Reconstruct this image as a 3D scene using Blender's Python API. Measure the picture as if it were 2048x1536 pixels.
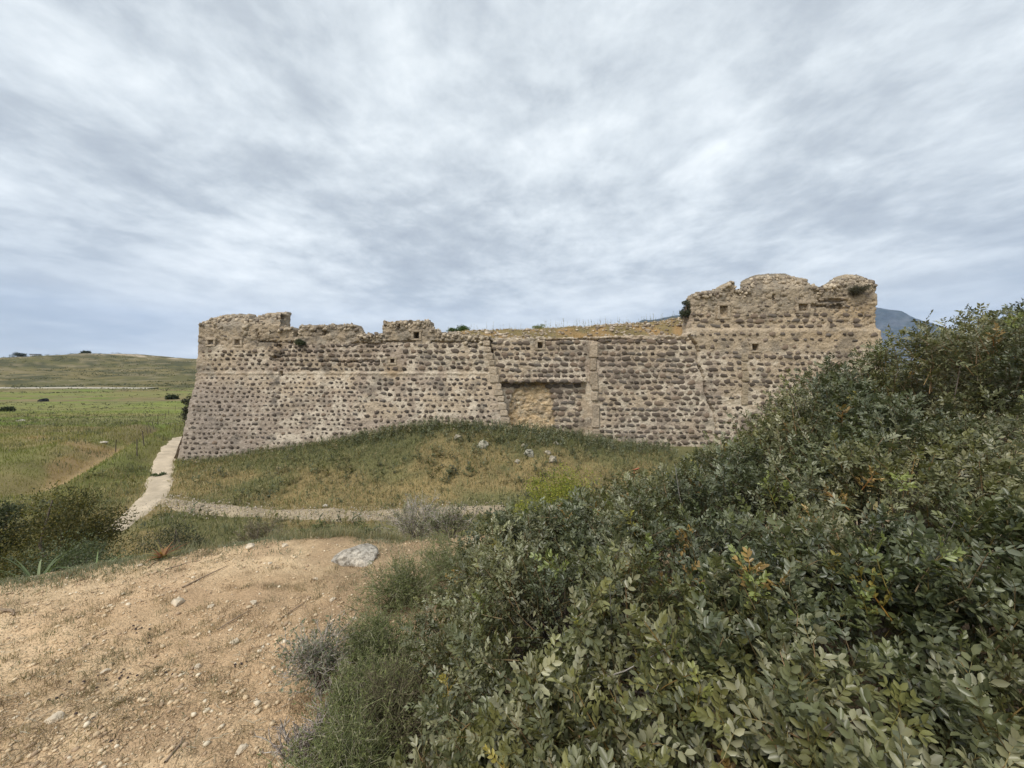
import bpy, math, random
import numpy as np
from mathutils import Vector, Matrix, Euler

for o in list(bpy.data.objects):
    bpy.data.objects.remove(o)
SC = bpy.context.scene
COL = SC.collection
R = math.radians
rng = np.random.default_rng(11)
random.seed(11)

# ------------------------------------------------------------------ camera
F = 770.0            # focal length in photo pixels (2048 wide)
HZ = 740.0           # horizon row in the photo
cd = bpy.data.cameras.new('camera')
cam = bpy.data.objects.new('camera', cd)
COL.objects.link(cam)
cam.location = (0, 0, 0)
cam.rotation_euler = (R(90), 0, 0)
cd.sensor_width = 36.0
cd.lens = F / 2048 * 36.0
cd.shift_y = -(768 - HZ) / 2048
cd.clip_start = 0.05
cd.clip_end = 40000
SC.camera = cam

# ------------------------------------------------------------------ view
SC.view_settings.view_transform = 'Standard'
SC.view_settings.look = 'None'
SC.view_settings.exposure = 1.05
SC.view_settings.gamma = 1.0
SC.view_settings.use_curve_mapping = False
SC.cycles.use_denoising = True
SC.cycles.max_bounces = 6
SC.cycles.diffuse_bounces = 3
SC.cycles.glossy_bounces = 2
SC.cycles.transmission_bounces = 3
SC.cycles.transparent_max_bounces = 4

# ------------------------------------------------------------------ sun and sky
SUN_EL, SUN_AZ = 52.0, 215.0           # azimuth measured clockwise from +Y (the view direction)
sd = bpy.data.lights.new('sun', 'SUN')
sun = bpy.data.objects.new('sun', sd)
COL.objects.link(sun)
sd.energy = 1.5
sd.angle = R(22)
sd.color = (1.0, 0.95, 0.88)
az, el = R(SUN_AZ), R(SUN_EL)
sdir = Vector((math.sin(az) * math.cos(el), math.cos(az) * math.cos(el), math.sin(el)))
sun.rotation_euler = sdir.to_track_quat('Z', 'Y').to_euler()

W = bpy.data.worlds.new('World')
SC.world = W
W.use_nodes = True
nt = W.node_tree
nt.nodes.clear()


def N(tree, typ, **kw):
    n = tree.nodes.new(typ)
    for k, v in kw.items():
        if k.startswith('i_'):
            n.inputs[k[2:]].default_value = v
        elif k.startswith('n_'):
            n.inputs[int(k[2:])].default_value = v
        else:
            setattr(n, k, v)
    return n


def ramp(tree, fac, stops, interp='LINEAR'):
    n = tree.nodes.new('ShaderNodeValToRGB')
    n.color_ramp.interpolation = interp
    e = n.color_ramp.elements
    while len(e) < len(stops):
        e.new(0.5)
    for el_, (p, c) in zip(e, stops):
        el_.position = p
        el_.color = (*c, 1) if len(c) == 3 else c
    tree.links.new(fac, n.inputs[0])
    return n.outputs[0]


def mth(tree, op, a, b=None, c=None, clamp=False):
    n = tree.nodes.new('ShaderNodeMath')
    n.operation = op
    n.use_clamp = clamp
    for i, v in enumerate((a, b, c)):
        if v is None:
            continue
        if isinstance(v, (int, float)):
            n.inputs[i].default_value = v
        else:
            tree.links.new(v, n.inputs[i])
    return n.outputs[0]


def mixc(tree, fac, a, b, mode='MIX'):
    n = tree.nodes.new('ShaderNodeMix')
    n.data_type = 'RGBA'
    n.blend_type = mode
    for s, v in ((n.inputs[0], fac), (n.inputs[6], a), (n.inputs[7], b)):
        if isinstance(v, (int, float)):
            s.default_value = v
        elif isinstance(v, tuple):
            s.default_value = (*v, 1) if len(v) == 3 else v
        else:
            tree.links.new(v, s)
    return n.outputs[2]


# overcast: a layer of stratocumulus seen in perspective (direction projected on a cloud plane) over the clear sky
L = nt.links
sky = N(nt, 'ShaderNodeTexSky', sky_type='NISHITA', sun_disc=False)
sky.sun_elevation = R(SUN_EL)
sky.sun_rotation = R(SUN_AZ)
tc = N(nt, 'ShaderNodeTexCoord')
sep = N(nt, 'ShaderNodeSeparateXYZ')
L.new(tc.outputs['Generated'], sep.inputs[0])
zc = mth(nt, 'MAXIMUM', sep.outputs[2], 0.0)
den = mth(nt, 'ADD', zc, 0.16)
cx = mth(nt, 'DIVIDE', sep.outputs[0], den)
cy = mth(nt, 'DIVIDE', sep.outputs[1], den)
cmb = N(nt, 'ShaderNodeCombineXYZ')
L.new(cx, cmb.inputs[0])
L.new(cy, cmb.inputs[1])


def cloudnoise(scale, rot, stretch, detail, rough, dist, loc=(0, 0, 0)):
    mp = N(nt, 'ShaderNodeMapping')
    mp.inputs['Rotation'].default_value = (0, 0, R(rot))
    mp.inputs['Scale'].default_value = (scale, scale * stretch, 1)
    mp.inputs['Location'].default_value = loc
    L.new(cmb.outputs[0], mp.inputs[0])
    n = N(nt, 'ShaderNodeTexNoise', i_Scale=1.0, i_Detail=detail, i_Roughness=rough, i_Distortion=dist)
    L.new(mp.outputs[0], n.inputs['Vector'])
    return n.outputs[0]


CLOUD_X = 3.3
n1 = cloudnoise(0.60, 8, 0.9, 3, 0.5, 0.15, (CLOUD_X, 0.4, 0))
n2 = cloudnoise(2.3, 12, 0.85, 7, 0.60, 0.25, (3.1, CLOUD_X * 2.0, 0))
n3 = cloudnoise(6.8, 15, 0.9, 5, 0.62, 0.2, (7.1, 2.0, 0))
s = mth(nt, 'MULTIPLY', n1, 0.38)
s = mth(nt, 'ADD', s, mth(nt, 'MULTIPLY', n2, 0.42))
s = mth(nt, 'ADD', s, mth(nt, 'MULTIPLY', n3, 0.20))
cloud = ramp(nt, s, [(0.375, (0.272, 0.300, 0.332)), (0.455, (0.340, 0.372, 0.400)), (0.53, (0.450, 0.485, 0.507)), (0.65, (0.63, 0.66, 0.67))])
# thinner, bluer veil low over the horizon
low = ramp(nt, sep.outputs[2], [(0.0, (1, 1, 1)), (0.32, (0, 0, 0))], 'EASE')
veil = ramp(nt, n1, [(0.40, (0.375, 0.415, 0.445)), (0.58, (0.55, 0.575, 0.58))])
cloud2 = mixc(nt, mth(nt, 'MULTIPLY', low, 0.7), cloud, veil)
bg1 = N(nt, 'ShaderNodeBackground')
bg1.inputs[1].default_value = 0.06
L.new(sky.outputs[0], bg1.inputs[0])
bg2 = N(nt, 'ShaderNodeBackground')
bg2.inputs[1].default_value = 0.90
L.new(cloud2, bg2.inputs[0])
mx = N(nt, 'ShaderNodeMixShader')
mx.inputs[0].default_value = 0.96
L.new(bg1.outputs[0], mx.inputs[1])
L.new(bg2.outputs[0], mx.inputs[2])
wo = N(nt, 'ShaderNodeOutputWorld')
L.new(mx.outputs[0], wo.inputs[0])

# ------------------------------------------------------------------ noise in numpy


def _hash(ix, iy, iz, seed):
    h = (ix.astype(np.int64) * 374761393 + iy.astype(np.int64) * 668265263 + iz.astype(np.int64) * 2147483647 + seed * 974634777) & 0xFFFFFFFF
    h = ((h ^ (h >> 13)) * 1274126177) & 0xFFFFFFFF
    h = ((h ^ (h >> 16)) * 2246822519) & 0xFFFFFFFF
    h = h ^ (h >> 15)
    return (h & 0xFFFFFF) / float(0xFFFFFF)


def vn3(x, y, z, seed=0):
    x, y, z = np.broadcast_arrays(np.asarray(x, float), np.asarray(y, float), np.asarray(z, float))
    ix, iy, iz = np.floor(x), np.floor(y), np.floor(z)
    fx, fy, fz = x - ix, y - iy, z - iz
    fx, fy, fz = (f * f * (3 - 2 * f) for f in (fx, fy, fz))
    ix, iy, iz = ix.astype(int), iy.astype(int), iz.astype(int)
    r = 0
    for a in (0, 1):
        for b in (0, 1):
            for c in (0, 1):
                w = (fx if a else 1 - fx) * (fy if b else 1 - fy) * (fz if c else 1 - fz)
                r = r + w * _hash(ix + a, iy + b, iz + c, seed)
    return r


def vn2(x, y, seed=0):
    x, y = np.broadcast_arrays(np.asarray(x, float), np.asarray(y, float))
    ix, iy = np.floor(x), np.floor(y)
    fx, fy = x - ix, y - iy
    fx, fy = fx * fx * (3 - 2 * fx), fy * fy * (3 - 2 * fy)
    ix, iy = ix.astype(int), iy.astype(int)
    zz = np.zeros_like(ix)
    r = 0
    for a in (0, 1):
        for b in (0, 1):
            r = r + (fx if a else 1 - fx) * (fy if b else 1 - fy) * _hash(ix + a, iy + b, zz, seed)
    return r


def fbm(x, y, o=4, seed=0, gain=0.5):
    r, a, t, f = 0, 1.0, 0, 1.0
    for i in range(o):
        r = r + a * vn2(np.asarray(x) * f + i * 17.3, np.asarray(y) * f - i * 9.1, seed + i)
        t += a
        a *= gain
        f *= 2.03
    return r / t          # 0..1


def ss(a, b, x):
    t = np.clip((np.asarray(x, float) - a) / (b - a), 0, 1)
    return t * t * (3 - 2 * t)


def lerp(a, b, t):
    return a + (b - a) * t


# ------------------------------------------------------------------ mesh helpers
MATS = {}


def make_mesh(name, v, tris=None, quads=None, col=None, smooth=False, mat=None):
    v = np.ascontiguousarray(v, dtype=np.float32)
    me = bpy.data.meshes.new(name)
    nt_ = 0 if tris is None else len(tris)
    nq = 0 if quads is None else len(quads)
    loops = []
    if nt_:
        loops.append(np.asarray(tris, np.int32).ravel())
    if nq:
        loops.append(np.asarray(quads, np.int32).ravel())
    loops = np.concatenate(loops)
    me.vertices.add(len(v))
    me.vertices.foreach_set('co', v.ravel())
    me.loops.add(len(loops))
    me.loops.foreach_set('vertex_index', loops)
    me.polygons.add(nt_ + nq)
    starts = np.concatenate([np.arange(nt_) * 3, nt_ * 3 + np.arange(nq) * 4]).astype(np.int32)
    me.polygons.foreach_set('loop_start', starts)
    if smooth:
        me.polygons.foreach_set('use_smooth', np.ones(nt_ + nq, bool))
    if col is not None:
        c = np.ones((len(v), 4), np.float32)
        c[:, :3] = np.clip(col, 0, 1)
        a = me.color_attributes.new('col', 'FLOAT_COLOR', 'POINT')
        a.data.foreach_set('color', c.ravel())
    me.update(calc_edges=True)
    if mat is not None:
        me.materials.append(mat)
    return me


def link(name, data, parent=None, label=None, cat=None, group=None, kind=None, loc=None):
    o = bpy.data.objects.new(name, data)
    COL.objects.link(o)
    if parent is not None:
        o.parent = parent
    if loc is not None:
        o.location = loc
    if label:
        o['label'] = label
    if cat:
        o['category'] = cat
    if group:
        o['group'] = group
    if kind:
        o['kind'] = kind
    return o


class Soup:
    """collects triangle pieces with per-vertex colours"""

    def __init__(s):
        s.v, s.f, s.c, s.n = [], [], [], 0

    def add(s, v, f, c):
        v = np.asarray(v, np.float32)
        c = np.asarray(c, np.float32)
        if c.ndim == 1:
            c = np.tile(c, (len(v), 1))
        s.v.append(v)
        s.f.append(np.asarray(f, np.int32) + s.n)
        s.c.append(c)
        s.n += len(v)

    def scatter(s, tv, tf, pos, mats, cols, vc=None):
        """template tv/tf at pos (n,3) with matrices (n,3,3) and colours (n,3), vc template tint (m,3) or (m,1)"""
        n, m = len(pos), len(tv)
        if n == 0:
            return
        V = np.einsum('nij,mj->nmi', mats, tv) + pos[:, None, :]
        C = np.repeat(np.asarray(cols)[:, None, :], m, 1)
        if vc is not None:
            C = C * vc[None]
        Fx = tf[None] + (np.arange(n) * m)[:, None, None]
        s.add(V.reshape(-1, 3), Fx.reshape(-1, 3), C.reshape(-1, 3))

    def mesh(s, name, mat, smooth=False, origin=None):
        v = np.concatenate(s.v)
        if origin is not None:
            v = v - np.asarray(origin, np.float32)
        return make_mesh(name, v, np.concatenate(s.f), None, np.concatenate(s.c), smooth, mat)


def rot_to(dirs, roll=None):
    """matrices whose z axis is dirs, random roll"""
    d = dirs / np.maximum(np.linalg.norm(dirs, axis=1, keepdims=True), 1e-9)
    ref = np.where(np.abs(d[:, 2:3]) < 0.95, np.array([[0, 0, 1.0]]), np.array([[1.0, 0, 0]]))
    x = np.cross(ref, d)
    x /= np.linalg.norm(x, axis=1, keepdims=True)
    y = np.cross(d, x)
    if roll is None:
        roll = rng.uniform(0, 2 * math.pi, len(d))
    c, s_ = np.cos(roll)[:, None], np.sin(roll)[:, None]
    x2 = x * c + y * s_
    y2 = -x * s_ + y * c
    return np.stack([x2, y2, d], axis=2)


def rot_z(a):
    c, s_ = np.cos(a), np.sin(a)
    z, o = np.zeros_like(a), np.ones_like(a)
    return np.stack([np.stack([c, -s_, z], 1), np.stack([s_, c, z], 1), np.stack([z, z, o], 1)], 1)


def tube(pts, rad, sides=4):
    pts = np.asarray(pts, float)
    n = len(pts)
    rad = np.broadcast_to(np.asarray(rad, float), (n,))
    d = np.gradient(pts, axis=0)
    M = rot_to(d, np.zeros(n))
    a = np.arange(sides) / sides * 2 * math.pi
    ring = np.stack([np.cos(a), np.sin(a), np.zeros(sides)], 1)
    V = np.einsum('nij,mj->nmi', M, ring) * rad[:, None, None] + pts[:, None, :]
    f = []
    for i in range(n - 1):
        for k in range(sides):
            a0, a1 = i * sides + k, i * sides + (k + 1) % sides
            f += [(a0, a1, a1 + sides), (a0, a1 + sides, a0 + sides)]
    return V.reshape(-1, 3), np.array(f, np.int32)


def icosphere(sub):
    t = (1 + 5 ** .5) / 2
    v = [(-1, t, 0), (1, t, 0), (-1, -t, 0), (1, -t, 0), (0, -1, t), (0, 1, t), (0, -1, -t), (0, 1, -t), (t, 0, -1), (t, 0, 1), (-t, 0, -1), (-t, 0, 1)]
    f = [(0, 11, 5), (0, 5, 1), (0, 1, 7), (0, 7, 10), (0, 10, 11), (1, 5, 9), (5, 11, 4), (11, 10, 2), (10, 7, 6), (7, 1, 8), (3, 9, 4), (3, 4, 2), (3, 2, 6), (3, 6, 8), (3, 8, 9), (4, 9, 5), (2, 4, 11), (6, 2, 10), (8, 6, 7), (9, 8, 1)]
    v = [np.array(p) / np.linalg.norm(p) for p in v]
    for _ in range(sub):
        mid, nf = {}, []

        def m(a, b):
            k = (min(a, b), max(a, b))
            if k not in mid:
                p = v[a] + v[b]
                v.append(p / np.linalg.norm(p))
                mid[k] = len(v) - 1
            return mid[k]
        for a, b, c in f:
            ab, bc, ca = m(a, b), m(b, c), m(c, a)
            nf += [(a, ab, ca), (b, bc, ab), (c, ca, bc), (ab, bc, ca)]
        f = nf
    return np.array(v), np.array(f, np.int32)


def rock_template(sub, seed, flat=0.65, amp=0.45, cut=0.0):
    v, f = icosphere(sub)
    s3 = seed * 3.7
    r = 1 + amp * (vn3(v[:, 0] * 1.1 + s3, v[:, 1] * 1.1, v[:, 2] * 1.1, seed) - .5) * 2 + amp * .5 * (vn3(v[:, 0] * 2.6 + s3, v[:, 1] * 2.6, v[:, 2] * 2.6, seed + 5) - .5)
    v = v * r[:, None]
    rs = np.random.default_rng(seed)
    for _ in range(4 + int(cut)):     # broken facets
        n = rs.normal(size=3)
        n /= np.linalg.norm(n)
        d = v @ n - (0.72 if not cut else rs.uniform(.5, .8))
        v = v - np.where(d > 0, d, 0)[:, None] * n * 0.85
    v = v * np.array([1.0, .8, flat])
    return v, f


# ------------------------------------------------------------------ materials


def principled(name, rough=0.9, spec=0.25):
    m = bpy.data.materials.new(name)
    m.use_nodes = True
    t = m.node_tree
    b = t.nodes['Principled BSDF']
    b.inputs['Roughness'].default_value = rough
    b.inputs['Specular IOR Level'].default_value = spec
    return m, t, b


def vary(t, col, scale, amount, detail=4, coord='Object'):
    tcn = N(t, 'ShaderNodeTexCoord')
    n = N(t, 'ShaderNodeTexNoise', i_Scale=scale, i_Detail=detail, i_Roughness=0.65)
    t.links.new(tcn.outputs[coord], n.inputs['Vector'])
    f = ramp(t, n.outputs[0], [(0.28, (1 - amount,) * 3), (0.72, (1 + amount,) * 3)])
    return mixc(t, 1.0, col, f, 'MULTIPLY'), n.outputs[0]


def attr(t, name='col'):
    a = N(t, 'ShaderNodeAttribute', attribute_name=name)
    return a.outputs['Color']


def add_bump(t, b, h, strength, dist):
    n = N(t, 'ShaderNodeBump', i_Strength=strength, i_Distance=dist)
    t.links.new(h, n.inputs['Height'])
    t.links.new(n.outputs[0], b.inputs['Normal'])
    return n


def plain_mat(name, rough=0.9, scale=6.0, amount=0.2, spec=0.2, bump=0.0, bdist=0.02):
    m, t, b = principled(name, rough, spec)
    c, h = vary(t, attr(t), scale, amount)
    t.links.new(c, b.inputs['Base Color'])
    if bump:
        add_bump(t, b, h, bump, bdist)
    return m


def leaf_mat(name, rough=0.45, spec=0.4, trans=0.25):
    m = bpy.data.materials.new(name)
    m.use_nodes = True
    t = m.node_tree
    b = t.nodes['Principled BSDF']
    c = attr(t)
    t.links.new(c, b.inputs['Base Color'])
    b.inputs['Roughness'].default_value = rough
    b.inputs['Specular IOR Level'].default_value = spec
    tr = N(t, 'ShaderNodeBsdfTranslucent')
    c2 = mixc(t, 1.0, c, (1.25, 1.35, 0.6), 'MULTIPLY')
    t.links.new(c2, tr.inputs[0])
    mxs = N(t, 'ShaderNodeMixShader')
    mxs.inputs[0].default_value = trans
    out = t.nodes['Material Output']
    t.links.new(b.outputs[0], mxs.inputs[1])
    t.links.new(tr.outputs[0], mxs.inputs[2])
    t.links.new(mxs.outputs[0], out.inputs[0])
    return m


M_leaf = leaf_mat('mastic_leaf', 0.40, 0.55, 0.16)
M_small = leaf_mat('small_leaf', 0.65, 0.25, 0.25)
M_grass = leaf_mat('grass_blade', 0.75, 0.2, 0.25)
M_twig = plain_mat('twig', 0.85, 60, 0.25)
M_bark = plain_mat('bark', 0.9, 40, 0.3)

# stone of the fortress: dark volcanic cobbles
M_stone, t, b = principled('volcanic_stone', 0.9, 0.25)
oi = N(t, 'ShaderNodeObjectInfo')
c, h = vary(t, attr(t), 9.0, 0.38)
t.links.new(c, b.inputs['Base Color'])
add_bump(t, b, h, 0.5, 0.02)

M_rock = plain_mat('limestone', 0.92, 14, 0.28, 0.2, 0.7, 0.012)
M_rubble = plain_mat('rubble', 0.92, 8, 0.3, 0.2, 0.5, 0.02)
M_pebble = plain_mat('pebble', 0.92, 90, 0.2)

# lime mortar and plaster of the walls
M_wall, t, b = principled('lime_mortar', 0.95, 0.15)
tcn = N(t, 'ShaderNodeTexCoord')
c, h1 = vary(t, attr(t), 2.6, 0.20, 6)
vor = N(t, 'ShaderNodeTexVoronoi', i_Scale=7.5, i_Randomness=1.0)
t.links.new(tcn.outputs['Object'], vor.inputs['Vector'])
chips = ramp(t, vor.outputs['Distance'], [(0.10, (0.50, 0.45, 0.41)), (0.30, (1.0, 1.0, 1.0))])
nz = N(t, 'ShaderNodeTexNoise', i_Scale=3.2, i_Detail=5.0, i_Roughness=0.7)
t.links.new(tcn.outputs['Object'], nz.inputs['Vector'])
cm = ramp(t, nz.outputs[0], [(0.46, (0, 0, 0)), (0.60, (1, 1, 1))])
c = mixc(t, cm, c, mixc(t, 1.0, c, chips, 'MULTIPLY'))
nf = N(t, 'ShaderNodeTexNoise', i_Scale=22.0, i_Detail=5.0, i_Roughness=0.75)
t.links.new(tcn.outputs['Object'], nf.inputs['Vector'])
c = mixc(t, 1.0, c, ramp(t, nf.outputs[0], [(0.3, (0.72, 0.70, 0.68)), (0.55, (1.02, 1.02, 1.02)), (0.75, (1.16, 1.15, 1.12))]), 'MULTIPLY')
t.links.new(c, b.inputs['Base Color'])
hh = mth(t, 'ADD', nf.outputs[0], mth(t, 'MULTIPLY', vor.outputs['Distance'], 0.8))
add_bump(t, b, hh, 0.9, 0.05)

# ground
M_ground, t, b = principled('ground', 0.97, 0.1)
tcn = N(t, 'ShaderNodeTexCoord')
c = attr(t)
na = N(t, 'ShaderNodeTexNoise', i_Scale=0.22, i_Detail=9.0, i_Roughness=0.72)
t.links.new(tcn.outputs['Object'], na.inputs['Vector'])
c = mixc(t, 1.0, c, ramp(t, na.outputs[0], [(0.33, (0.72, 0.74, 0.72)), (0.67, (1.25, 1.22, 1.2))]), 'MULTIPLY')
nb = N(t, 'ShaderNodeTexNoise', i_Scale=16.0, i_Detail=6.0, i_Roughness=0.75)
t.links.new(tcn.outputs['Object'], nb.inputs['Vector'])
c = mixc(t, 1.0, c, ramp(t, nb.outputs[0], [(0.3, (0.80, 0.77, 0.74)), (0.7, (1.14, 1.13, 1.12))]), 'MULTIPLY')
vg = N(t, 'ShaderNodeTexVoronoi', i_Scale=85.0)
t.links.new(tcn.outputs['Object'], vg.inputs['Vector'])
c = mixc(t, 1.0, c, ramp(t, vg.outputs['Color'], [(0.0, (0.82, 0.80, 0.78)), (1.0, (1.14, 1.13, 1.12))]), 'MULTIPLY')
t.links.new(c, b.inputs['Base Color'])
hh = mth(t, 'ADD', nb.outputs[0], mth(t, 'MULTIPLY', vg.outputs['Distance'], -0.35))
add_bump(t, b, hh, 0.8, 0.035)

M_path = plain_mat('path_dust', 0.97, 2.2, 0.16, 0.1, 0.4, 0.02)
M_mount = plain_mat('mountain_rock', 0.97, 0.012, 0.35, 0.05, 1.0, 30.0)
M_dry = plain_mat('dry_shrub', 0.9, 30, 0.2)
M_orange, t, b = principled('orange_tape', 0.5, 0.4)
b.inputs['Base Color'].default_value = (0.50, 0.17, 0.09, 1)
M_plaster, t, b = principled('white_plaster', 0.8, 0.2)
b.inputs['Base Color'].default_value = (0.42, 0.44, 0.45, 1)

# ------------------------------------------------------------------ terrain
BASE_X = [-60, -19.8, -17.3, -12.6, -8.1, -4.3, -0.7, 2.6, 5.4, 8.6, 14, 30, 80]
BASE_Z = [-5.4, -5.25, -5.1, -4.6, -3.9, -3.27, -3.5, -3.9, -4.3, -4.7, -4.8, -4.8, -5]


def crest(x):
    return np.interp(x, [-14, -9, -6, -4.3, -2.7, -.95, 1, 3, 8, 20], [-3, .9, 2.5, 3.6, 4.4, 4.2, 4.2, 4.4, 5, 6])


def zfar(x, y):
    low_ = np.interp(y, [0, 14, 26, 40, 60, 100, 150, 200, 260, 1000], [-4.9, -5.3, -5.45, -6.4, -7.6, -8.9, -9.5, -9.6, -8.5, -8])
    H = np.interp(x, [-1500, -800, -598, -490, -440, -405, -367, -250, 0, 600], [6, 10, 11.7, 16.2, 19.0, 14.5, 12.6, 10, -10, -14])
    A = ss(205, 450, y)
    z = low_ * (1 - A) + H * A
    z = z - np.clip(y - 450, 0, 700) * .06
    rough = ss(90, 250, y) * ss(900, 500, y)
    z = z + rough * (fbm(x * .012, y * .03, 4, 31) - .5) * 4.5
    z = z + ss(30, 60, y) * (fbm(x * .05, y * .05, 3, 37) - .5) * .5
    return z


GUL = np.array([(-46, 54), (-36, 39), (-28, 28), (-23.2, 20.5), (-20.5, 16.5)], float)


def gully(x, y):
    """signed distance to the washed-out gully on the left slope, and how present it is"""
    gx_ = np.interp(y, GUL[::-1, 1], GUL[::-1, 0])
    d = (np.asarray(x) - gx_ + .9 * (fbm(np.asarray(y) * .35, np.asarray(y) * 0, 2, 29) - .5)) * .8
    return d, ss(15.5, 19, y) * ss(56, 44, y)


def height(x, y):
    x = np.asarray(x, float)
    y = np.asarray(y, float)
    zb = np.interp(x, BASE_X, BASE_Z)
    mead = -5.3 + (zb + 5.3) * ss(15.0, 22.5, y)
    lf = np.maximum(ss(-14.5, -20, x), ss(27, 40, y))
    pl = lerp(mead, zfar(x, y), lf)
    gd, gw = gully(x, y)
    pl = pl + gw * (.55 * np.exp(-((gd - 1.3) / .9) ** 2) - .55 * np.exp(-((gd + .6) / .9) ** 2) + .35 * np.exp(-((gd + 3.2) / 1.2) ** 2))
    pl = pl + .12 * (fbm(x * .6, y * .6, 3, 3) - .5) * ss(5, 9, np.hypot(x, y))
    yc = crest(x) + .5 * (fbm(x * 1.1, y * .3, 3, 21) - .5)
    r = np.hypot(x, y)
    m = -1.58 - .05 * (y - 1) + .03 * np.clip(x, -6, 3)
    m = m + .07 * (fbm(x * 1.3 + 5, y * 1.3, 3, 5) - .5) + .060 * (fbm(x * 5 + y * 2, y * 5 - x * 2, 4, 6) - .5) * ss(9, 5, r) + .014 * (fbm(x * 24, y * 24, 2, 8) - .5) * ss(7, 4, r)
    k = np.interp(x, [-8, -4, -1, 2], [.40, .44, .55, .6])
    w = .22
    sft = w * np.logaddexp(0, (y - yc) / w)
    m = m - k * sft
    rr = .5
    return rr * np.logaddexp(m / rr, pl / rr) - rr * .0


def hz(x, y):
    return float(height(np.array([x]), np.array([y]))[0])


def pix(px, py, ymin=1.0):
    """the ground point that the photo shows at a pixel"""
    dx, dz = (px - 1024) / F, -(py - HZ) / F
    ys = ymin * 1.012 ** np.arange(600)
    g = height(dx * ys, ys) - dz * ys
    i = int(np.argmax(g > 0))
    y0, y1 = ys[max(i - 1, 0)], ys[i]
    g0, g1 = g[max(i - 1, 0)], g[i]
    y = y0 + (y1 - y0) * (-g0 / (g1 - g0 + 1e-9)) if g1 != g0 else y0
    return np.array([dx * y, y, hz(dx * y, y)])


SAND1, SAND2 = np.array([.66, .505, .325]), np.array([.53, .385, .24])


def ground_color(x, y, z):
    n1 = fbm(x * .35, y * .35, 4, 41)
    n2 = fbm(x * 2.2, y * 2.2, 4, 43)
    n3 = fbm(x * .09, y * .16, 4, 47)
    r = np.hypot(x, y)

    def C(a):
        return np.array(a)[None, :]
    gold, olive, green, dark, brown = C([.29, .23, .115]), C([.185, .18, .085]), C([.165, .205, .055]), C([.125, .135, .07]), C([.22, .17, .095])
    straw = C([.33, .27, .13])
    t1 = ss(.40, .62, n1)[:, None]
    c = lerp(olive, gold, t1)
    c = lerp(c, dark, (ss(.55, .75, n2) * .5)[:, None])
    # near the foot of the wall it is greener and darker
    nw = (ss(18.5, 21.5, y) * ss(30, 26, y) * ss(-21, -12, x))[:, None]
    c = lerp(c, dark, nw * .35)
    # the farmed plain on the left
    pd = -z / np.maximum(y, 1) * F
    far = (ss(30, 42, y))[:, None]
    f1 = lerp(green, olive, ss(.42, .58, n3)[:, None])
    fb = fbm(x * .035, y * .12, 4, 53)
    f1 = lerp(f1, brown, (ss(.46, .60, fb) * .7)[:, None])
    f1 = f1 * (.72 + .56 * fbm(x * .16, y * .35, 4, 54))[:, None]
    f1 = lerp(f1, C([.205, .23, .07]), (ss(95, 85, pd) * ss(60, 72, pd) * .6 + ss(40, 46, pd) * ss(58, 50, pd) * .5)[:, None])
    f2 = lerp(C([.165, .16, .075]), C([.23, .20, .095]), ss(.4, .6, fbm(x * .02, y * .06, 4, 57))[:, None])
    f2 = lerp(f2, C([.095, .10, .055]), (ss(.46, .60, fbm(x * .045, y * .10, 5, 59)))[:, None] * .85)
    f2 = lerp(f2, C([.30, .26, .16]), (ss(.58, .68, fbm(x * .06 + 9, y * .13, 5, 60)))[:, None] * .7)
    f1 = lerp(f1, f2 * .78, ss(40, 34, pd)[:, None])
    white = (ss(.52, .62, fbm(x * .09, y * .12, 4, 61)) * ss(370, 425, y) * ss(470, 440, y))[:, None]
    f1 = lerp(f1, C([.45, .38, .29]), white)
    c = lerp(c, f1, far)
    mid = (ss(-15, -19, x) * ss(9, 13, y) * ss(44, 34, y))[:, None]
    f3 = lerp(C([.19, .19, .075]), C([.24, .21, .10]), ss(.42, .6, fbm(x * .25 + y * .2, y * .12 - x * .1, 4, 63))[:, None])
    f3 = lerp(f3, C([.33, .24, .13]), (ss(.60, .70, fbm(x * .30 + y * .25, y * .10 - x * .07, 4, 65)) * .8)[:, None])
    c = lerp(c, f3, mid)
    gd, gw = gully(x, y)
    c = lerp(c, C([.44, .33, .19]), (np.exp(-((gd + .3) / .55) ** 2) * gw * ss(.35, .55, n2 + .1) * ss(45, 30, y))[:, None] * .85)
    c = lerp(c, C([.17, .20, .065]), (np.exp(-((gd - 1.6) / 1.2) ** 2) * gw)[:, None] * .5)
    # sandy bank in front
    yc = crest(x) + .5 * (fbm(x * 1.1, y * .3, 3, 21) - .5)
    edge = y - yc + (fbm(x * 1.5, y * 1.5, 4, 71) - .5) * 1.2
    sm = ss(.42, .0, edge)[:, None]
    s1 = lerp(C(SAND1), C(SAND2), ss(.36, .66, fbm(x * 1.2 + y * .5, y * 1.4, 5, 73))[:, None])
    s1 = lerp(s1, C([.40, .285, .18]), (ss(.50, .66, fbm(x * 3.1 + y, y * 3.4, 4, 75)) * .6)[:, None])
    c = lerp(c, s1, sm)
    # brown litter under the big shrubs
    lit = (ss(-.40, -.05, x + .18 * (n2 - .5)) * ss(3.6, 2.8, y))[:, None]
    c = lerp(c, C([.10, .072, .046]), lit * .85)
    return np.clip(c, .01, .8)


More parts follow.
